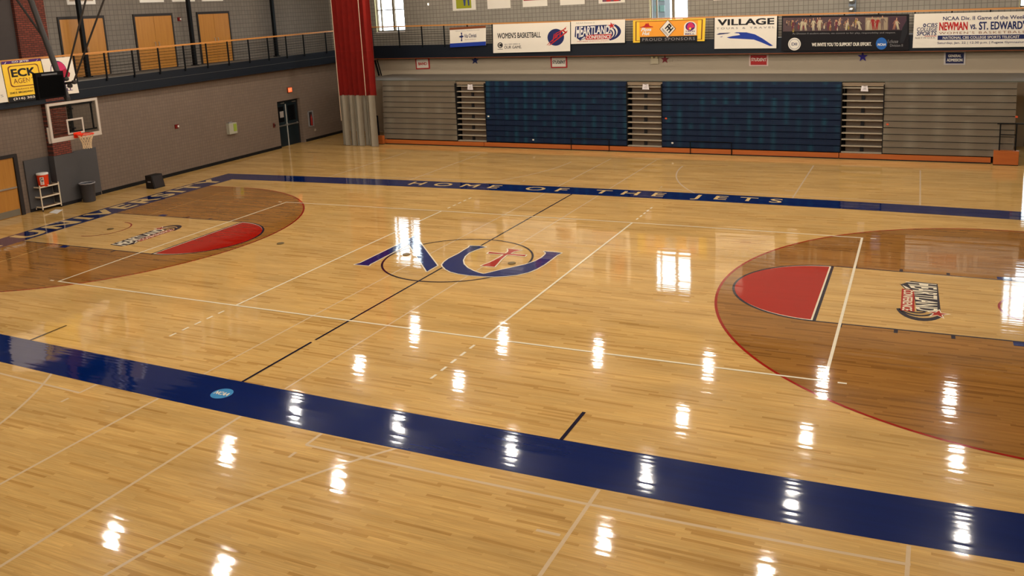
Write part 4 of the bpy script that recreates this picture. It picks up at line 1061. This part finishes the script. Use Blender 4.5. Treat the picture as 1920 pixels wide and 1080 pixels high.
def rim(m):
    m.tube([rc + Vector((.228 * math.cos(a * math.pi / 16), .228 * math.sin(a * math.pi / 16), 0)) for a in range(32)], .016, M_RIM, 8, closed=True)
    m.box((HX + .012, HY - .13, 2.86), (HX + .03, HY + .13, 3.03), M_RIM)
    for q in (-1, 1): m.bar(Vector((HX + .03, HY + q * .1, 2.96)), rc + Vector((-.16, q * .16, 0)), .02, .035, M_RIM)
    m.box((HX + .03, HY - .08, 2.88), (HX + .17, HY + .08, 2.98), M_RIM)
one('rim', rim, hoop)
def net(m):
    n = 12; lv = [(0, .228), (-.09, .19), (-.18, .155), (-.27, .13), (-.36, .12), (-.44, .125)]
    for i in range(n):
        for sgn in (1, -1):
            pts = [rc + Vector((r * math.cos((i + sgn * k * .5) * 2 * math.pi / n), r * math.sin((i + sgn * k * .5) * 2 * math.pi / n), z)) for k, (z, r) in enumerate(lv)]
            m.tube(pts, .0075, M_NET, 5)
one('net', net, hoop)
M_POLE = mat('grey_brown_pole', (44, 38, 34), .6)
pole = lambda name, a, b, r: one(name, lambda m: m.tube([Vector(a), Vector(b)], r, M_POLE, 12), hoop, smooth=False)
pole('main_mast', (-13.28, HY, 4.0), (-15.1, HY, 9.55), .085)
pole('main_mast', (-13.30, HY, 2.95), (-13.28, HY, 4.1), .075)
pole('rear_brace', (-13.90, HY, 5.85), (-16.9, HY, 9.55), .035)
pole('folding_strut', (-13.25, HY, 4.66), (-10.38, HY, 9.55), .028); pole('folding_strut', (-12.90, HY, 4.58), (-9.2, HY, 9.55), .028)
def cross(m):
    m.tube([Vector((-13.4, HY, 4.52)), Vector((-12.86, HY, 4.56))], .035, M_POLE, 8)
    for q in ((-13.22, 4.66), (-12.88, 4.56), (-13.1, 4.45)): m.lathe(Vector((q[0], HY, q[1])), [(0, -.07), (.07, -.05), (.08, 0), (.07, .05), (0, .07)], M_POLE, 10)
one('hinge_knuckle', cross, hoop)
def arms(m):
    for z in (3.15, 3.75): m.bar(Vector((-13.3, HY, z)), Vector((HX - .05, HY, z)), .08, .05, M_POLE)
    m.bar(Vector((HX - .12, y0 + .05, 3.86)), Vector((HX - .12, y1 - .1, 3.86)), .03, .05, M_POLE); m.bar(Vector((HX - .12, y0 + .05, 3.04)), Vector((HX - .12, y1 - .05, 3.04)), .03, .05, M_POLE)
    m.bar(Vector((HX - .12, y1 - .16, 3.04)), Vector((HX - .12, y1 - .16, 3.86)), .03, .05, M_POLE)
one('support_arm', arms, hoop)
# shot clock on the mast
xa = -13.2
ka, kb_, kc, kd = on_x(65, 137, xa), on_x(118, 133, xa), on_x(125, 182, xa), on_x(75, 187, xa)
cy0, cy1, cz0, cz1 = (ka.y + kd.y) / 2, (kb_.y + kc.y) / 2, (kc.z + kd.z) / 2, (ka.z + kb_.z) / 2
clk = empty('shot_clock', (xa - .1, (cy0 + cy1) / 2, cz0), 'black box shot clock fixed on the hoop mast above the backboard', 'shot clock')
one('clock_case', lambda m: m.box((xa - .15, cy0, cz0), (xa, cy1, cz1), mat('black_clock_case', (14, 12, 12), .8, spec=.08)), clk)
one('clock_face', lambda m: m.box((xa + .001, cy0 + .05, cz0 + .05), (xa + .012, cy1 - .05, cz1 - .12), mat('black_clock_face', (5, 5, 5), .9, spec=.04)), clk)
one('label_strip', lambda m: m.box((xa + .001, cy0 + .18, cz1 - .09), (xa + .012, cy1 - .22, cz1 - .045), mat('grey_label_strip', (92, 90, 90), .5)), clk)

# ================================================================== LEFT WALL, LOWER
RD = .24
ddoor = empty('dark_double_door', LW.P((d_s0 + d_s1) / 2, 0, -RD), 'dark double door with steel push bars in a recess near the curtain', 'door')
mid = LW.sz(537.5, 235, -RD)[0]
one('door_frame', lambda m: (m.pbox(LW, d_s0, d_s0 + .05, 0, DTOP, -RD - .06, -RD + .06, M_FRAME), m.pbox(LW, d_s1 - .05, d_s1, 0, DTOP, -RD - .06, -RD + .06, M_FRAME), m.pbox(LW, d_s0 + .05, d_s1 - .05, DTOP - .06, DTOP, -RD - .06, -RD + .06, M_FRAME)), ddoor)
for a, b in ((d_s0 + .055, mid - .012), (mid + .012, d_s1 - .055)):
    lf = one('door_leaf', lambda m: (m.pbox(LW, a, b, .01, DTOP - .065, -RD - .03, -RD + .02, M_DDOOR), m.pbox(LW, a + .14, b - .14, 1.2, 1.95, -RD + .02, -RD + .026, mat('dark_door_glass', (12, 14, 16), .1))), ddoor)
    one('push_bar', lambda m: (m.pbox(LW, a + .04, b - .04, 1.0, 1.06, -RD + .05, -RD + .09, M_CHROME), m.pbox(LW, a + .04, a + .1, .98, 1.08, -RD + .02, -RD + .05, M_CHROME), m.pbox(LW, b - .1, b - .04, .98, 1.08, -RD + .02, -RD + .05, M_CHROME)), lf)
    one('door_closer', lambda m: m.pbox(LW, b - .35, b - .1, DTOP - .16, DTOP - .11, -RD + .03, -RD + .08, M_CHROME), lf)
M_BRIGHT = mat('bright_astragal_steel', (236, 232, 222), .25, .6)
one('centre_post', lambda m: m.pbox(LW, mid - .022, mid + .022, 0, DTOP - .2, -RD + .02, -RD + .05, M_BRIGHT), ddoor)
# dark sheet closing the wall behind the recess
S(one('wall_left.004', lambda m: m.pbox(LW, d_s0 - .2, d_s1 + .3, 0, 2.5, -.62, -.56, M_GAP)))
ps, pz = LW.sz(527.5, 217, -RD); 
tag(one('paper_notice', lambda m: m.pbox(LW, ps - .14, ps + .14, 1.42, 1.72, -RD + .03, -RD + .035, mat('notice_paper', (140, 130, 122), .7))), 'small paper notice taped to the left leaf of the dark double door', 'notice')
xs_, xz = LW.sz(542, 168.5)
t = empty('exit_sign', LW.P(xs_, xz - .12, 0), 'small glowing orange EXIT sign above the dark double door', 'exit sign')
one('sign_case', lambda m: m.pbox(LW, xs_ - .17, xs_ + .17, xz - .13, xz + .13, .002, .06, mat('exit_case', (120, 50, 30), .5)), t)
def exf(m):
    mp = lambda u, v, lay: LW.P(xs_ - .15 + .30 * u, xz - .11 + .22 * v, .061 + .003 * lay)
    rect(m, mp, 0, 0, 1, 1, mat('exit_glow', (200, 90, 50), .5, emit=((1, .22, .07), .55)), 1)
    text(m, 'EXIT', mp, .1, .2, .9, .8, mat('exit_letters', (236, 120, 80), .5, emit=((1, .3, .12), 1.1)), 2, bold=.04)
one('sign_face', exf, t)
a, zt = LW.sz(576, 209); b, zb_ = LW.sz(588, 236)
t = empty('extinguisher_cabinet', LW.P((a + b) / 2, zb_, 0), 'steel framed fire extinguisher cabinet right of the dark double door', 'extinguisher cabinet')
one('cabinet_frame', lambda m: (m.pbox(LW, a, b, zb_, zb_ + .05, .002, .05, M_INKGREY), m.pbox(LW, a, b, zt - .05, zt, .002, .05, M_INKGREY), m.pbox(LW, a, a + .06, zb_, zt, .002, .05, M_INKGREY), m.pbox(LW, b - .06, b, zb_, zt, .002, .05, M_INKGREY)), t)
one('cabinet_back', lambda m: m.pbox(LW, a + .05, b - .05, zb_ + .04, zt - .04, .001, .008, mat('cabinet_dark', (46, 38, 36), .4)), t)
ext = LW.P((a + b) / 2, zb_ + .06, .06)
tag(one('fire_extinguisher', lambda m: m.lathe(ext, [(0, 0), (.05, .0), (.055, .03), (.055, .4), (.02, .48), (.02, .54), (0, .54)], mat('extinguisher_red', (130, 30, 26), .35), 12)), 'red fire extinguisher standing inside the steel framed cabinet', 'fire extinguisher')
a, zt = LW.sz(423.5, 232); b, zb_ = LW.sz(440.5, 249)
t = empty('defibrillator_box', LW.P((a + b) / 2, zb_, 0), 'white wall box with a yellow green panel half way along the left wall', 'wall box')
one('box_body', lambda m: m.pbox(LW, a, b, zb_, zt, .002, .16, mat('box_white', (160, 154, 136), .4)), t)
one('green_panel', lambda m: m.pbox(LW, a + (b - a) * .55, b - .03, zb_ + .1, zt - .05, .16, .17, mat('lime_panel', (140, 154, 60), .5)), t)
one('box_handle', lambda m: m.pbox(LW, a + .1, a + .3, zt, zt + .05, .04, .1, M_INKGREY), t)

# oak door at the far left edge, with wall pads beside it
odr = empty('oak_exit_door', LW.P(.1, 0, 0), 'oak double door in a dark frame, partly cut off at the left edge', 'door')
oe = LW.sz(46, 405, .0)[0]; ot = 2.1
def ofr(m): m.pbox(LW, oe - .13, oe, 0, ot, .003, .10, M_FRAME); m.pbox(LW, oe - 2.1, oe - 1.97, 0, ot, .003, .10, M_FRAME); m.pbox(LW, oe - 1.97, oe - .13, ot - .1, ot, .003, .10, M_FRAME)
one('door_frame', ofr, odr)
for a, b in ((oe - 1.96, oe - 1.055), (oe - 1.045, oe - .14)):
    lf = one('door_leaf', lambda m: m.pbox(LW, a, b, .01, ot - .11, .004, .05, M_DOOR), odr)
    one('kick_plate', lambda m: m.pbox(LW, a + .02, b - .02, .02, .24, .05, .055, mat('dull_kick_plate', (128, 120, 104), .4, .5)), lf)
    one('push_bar', lambda m: m.pbox(LW, a + .05, b - .03, .96, 1.01, .07, .10, M_CHROME), lf)
    one('door_window', lambda m: m.pbox(LW, a + .12, a + .27, 1.1, 1.8, .05, .055, M_INKBLK), lf)
GP = 'wall pads beside the oak door'
pA = LW.sz(59, 395, .06)[0]; pB = pl0; 
one_p = lambda s0, s1, o, lb: tag(one('wall_pad', lambda m: (m.pbox(LW, s0, s1, .12, 1.80, o + .003, o + .06, M_PAD), m.pbox(LW, s0 + .01, s1 - .01, .0, .12, o + .002, o + .03, M_INKBLK))), lb, 'wall pad', GP)
one_p(pA, pl0 - .08, .0, 'dark grey wall pad between the oak door and brick pier, behind the cart')
def wrap_pad(m):
    e = max(pl1 + .04, LW.sz(155, 378, PD + .06)[0])
    m.pbox(LW, pl0 - .06, e, .12, 1.80, PD + .003, PD + .06, M_PAD); m.pbox(LW, pl0 - .06, pl0 - .004, .12, 1.80, .003, PD + .003, M_PAD)
    m.pbox(LW, pl1 + .004, e, .12, 1.80, .003, PD + .003, M_PAD)
    m.pbox(LW, pl0 - .05, e - .01, 0, .12, PD + .002, PD + .05, M_INKBLK); m.pbox(LW, pl0 - .05, pl0 - .004, 0, .12, .003, PD + .002, M_INKBLK)
tag(one('wall_pad', wrap_pad), 'grey wall pad wrapped around the front of the brick pier', 'wall pad', GP)
one_p(max(pl1 + .06, LW.sz(155, 378, PD + .06)[0] + .02), LW.sz(192, 365, .06)[0], .0, 'grey wall pad right of the brick pier, behind the bin')

# rolling cart with the orange cooler
c0 = on_z(84, 397); c1 = on_z(112, 388)
cx0, cx1 = c0.x - .42, (c0.x + c1.x) / 2; cy_0, cy_1 = c0.y, c1.y + .02; ch = .86
cart = empty('utility_cart', ((cx0 + cx1) / 2, (cy_0 + cy_1) / 2, 0), 'cream metal cart with three shelves standing before the wall pads', 'cart')
M_CREAM = mat('cream_painted_steel', (214, 196, 170), .45)
for x in (cx0, cx1):
    for y in (cy_0, cy_1):
        lg = one('leg', lambda m: m.bar((x, y, .05), (x, y, ch + .05), .03, .03, M_CREAM), cart)
        one('castor', lambda m: m.tube([Vector((x - .012, y, .026)), Vector((x + .012, y, .026))], .025, M_INKBLK, 10), lg)
for z in (.12, .47, .82):
    one('shelf', lambda m: (m.box((cx0 + .015, cy_0 + .015, z), (cx1 - .015, cy_1 - .015, z + .012), mat('cart_shelf_brown', (128, 92, 68), .6)),
                            m.box((cx1 - .012, cy_0, z - .005), (cx1 + .006, cy_1, z + .04), M_CREAM), m.box((cx0 - .006, cy_0, z - .005), (cx0 + .012, cy_1, z + .04), M_CREAM),
                            m.box((cx0, cy_0 - .006, z - .005), (cx1, cy_0 + .012, z + .04), M_CREAM), m.box((cx0, cy_1 - .012, z - .005), (cx1, cy_1 + .006, z + .04), M_CREAM)), cart)
cc = Vector(((cx0 + cx1) / 2 + .03, cy_0 + .27, .836))
cool = empty('drink_cooler', cc, 'orange drink cooler with a white lid standing on the cart', 'cooler')
M_CORG = mat('cooler_orange', (226, 62, 22), .4)
one('cooler_body', lambda m: m.lathe(cc, [(0, 0), (.155, 0), (.165, .02), (.185, .40), (.19, .41)], M_CORG, 28), cool, smooth=True)
one('lid', lambda m: m.lathe(cc, [(.19, .41), (.195, .42), (.195, .46), (.18, .475), (0, .48)], M_WHITEP, 28), cool, smooth=True)
def g_mark(m):
    def mp(u, v, lay):
        a = math.radians(-72 + 50 * u); r = .168 + .02 * v + .003 * lay
        return cc + Vector((r * math.cos(a), r * math.sin(a), .07 + .28 * v))
    for i in range(6):
        rect(m, mp, .1 + i * .13, .02, .24 + i * .13, .98, M_WHITEP, 1)
    text(m, 'G', mp, .28, .42, .78, .92, mat('cooler_black_ink', (30, 20, 20), .5), 2, bold=.04); pol(m, mp, [(.42, .2), (.6, .42), (.54, .24), (.66, .24), (.46, .04), (.52, .18)], M_CORG, 2)
one('logo_panel', g_mark, cool)
one('spigot', lambda m: m.tube([cc + Vector((.165, .02, .05)), cc + Vector((.22, .02, .05)), cc + Vector((.225, .02, .02))], .012, M_WHITEP, 6), cool)
# waste bin
wb = on_z(176, 378); wb.x -= .22; wb.z = 0
bin_ = empty('waste_bin', wb, 'grey round waste bin with a black bag rim beside the wall pad', 'bin')
one('bin_body', lambda m: m.lathe(wb, [(0, 0), (.20, 0), (.21, .02), (.245, .62), (.26, .63), (.26, .67), (.235, .67), (.225, .60), (.2, .05), (0, .04)], mat('bin_grey', (62, 62, 68), .5), 28), bin_, smooth=True)
one('bag_rim', lambda m: m.tube([wb + Vector((.262 * math.cos(a * math.pi / 14), .262 * math.sin(a * math.pi / 14), .675 + .006 * math.sin(a * 2.3))) for a in range(28)], .018, mat('bag_plastic', (150, 144, 144), .25), 6, closed=True), bin_)
# floor speaker
f0, f1 = on_z(286, 354), on_z(312, 350); spx = (f0.x + f1.x) / 2; 
spk = empty('floor_speaker', ((spx - .2), (f0.y + f1.y) / 2, 0), 'black box loudspeaker on the floor against the left wall', 'speaker')
sh = .50
one('cabinet', lambda m: m.hexa([(spx - .42, f0.y - .02, 0), (spx, f0.y - .02, 0), (spx, f1.y + .06, 0), (spx - .42, f1.y + .06, 0), (spx - .42, f0.y - .02, sh), (spx - .10, f0.y - .02, sh), (spx - .10, f1.y + .06, sh), (spx - .42, f1.y + .06, sh)], mat('speaker_black', (24, 20, 20), .6)), spk)
one('grille', lambda m: m.hexa([(spx - .005, f0.y + .02, .04), (spx + .008, f0.y + .02, .04), (spx + .008, f1.y + .02, .04), (spx - .005, f1.y + .02, .04), (spx - .098, f0.y + .02, sh - .04), (spx - .084, f0.y + .02, sh - .04), (spx - .084, f1.y + .02, sh - .04), (spx - .098, f1.y + .02, sh - .04)], mat('speaker_grille', (40, 32, 30), .5)), spk)
one('side_handle', lambda m: m.box((spx - .3, f0.y - .03, .24), (spx - .15, f0.y - .021, .29), M_INKGREY), spk)
# loose sheet on the floor
pp_ = [on_z(92, 399), on_z(107, 401), on_z(118, 393.5), on_z(104, 393)]
tag(one('loose_paper', lambda m: m.hexa([p + Vector((0, 0, .003)) for p in pp_] + [p + Vector((0, 0, .008)) for p in pp_], mat('loose_white_paper', (226, 220, 214), .7))), 'white sheet of paper lying on the floor before the cart', 'paper')
# papers taped on the aisles
for (u0_, v0_, u1_, v1_), lb in (((876, 158, 887, 168), 'white paper sign taped in the aisle left of the blue seats'), ((1204, 157.5, 1217, 167.5), 'white paper sign taped in the aisle between the blue blocks'), ((1614, 160.5, 1628, 171), 'white paper sign taped in the aisle left of the right grey benches')):
    a, zt = BL.sz(u0_, v0_, -.03); b, zb_ = BL.sz(u1_, v1_, -.03)
    def pap(m):
        f = [BL.P(a, zb_, -.03), BL.P(b, zb_ - .01, -.03), BL.P(b - .03, zt, -.03), BL.P((a + b) / 2, zt - .03, -.02), BL.P(a + .03, zt, -.03)]
        g = [p - BL.n * .004 for p in f]; pm = mat('taped_paper', (224, 218, 220), .7)
        m.poly(f, pm); m.poly(g, pm)
        for i in range(5): j = (i + 1) % 5; m.face([f[i], f[j], g[j], g[i]], pm)
        for i in range(4): m.pbox(BL, a + .07, b - .07, zb_ + .06 + i * .05, zb_ + .075 + i * .05, -.029, -.026, M_INKGREY)
    tag(one('paper_sign', pap), lb, 'paper sign', 'paper signs on the aisles')

# ================================================================== OUTSIDE
gx0, gx1 = on_y(1206, 12, 44).x, on_y(1246, 12, 44).x
bl_ = empty('building', ((gx0 + gx1) / 2, 44, -.1), 'grey building with greenish windows seen through the middle window', 'building')
one('facade', lambda m: m.box((gx0, 44, -.1), (gx1, 45.5, 13), mat('grey_facade', (70, 72, 72), .8)), bl_)
for u in (1227, 1237):
    for v in (2, 22):
        q = on_y(u, v, 43.9); one('building_window', lambda m: m.box((q.x, 43.95, q.z), (q.x + .34, 43.99, q.z + .45), mat('green_grey_glass', (66, 84, 78), .2)), bl_)
def roof(m): m.hexa([(-34, 60, 0), (-24, 60, 0), (-24, 66, 0), (-34, 66, 0), (-34, 60, 4.6), (-24, 60, 4.6), (-24, 66, 4.6), (-34, 66, 4.6)], mat('pale_house', (128, 116, 108), .8)); m.poly([(-35, 60, 4.6), (-23, 60, 4.6), (-29, 60, 7.2)], mat('tan_gable', (120, 104, 92), .8))
tag(one('house', roof), 'pale house with a tan gable seen through the left window', 'building')
S(one('ground', lambda m: m.box((-60, 22.5, -.4), (60, 90, -.1), mat('outside_ground', (150, 150, 140), .9)), loc=Vector((0, 22, -.4))))
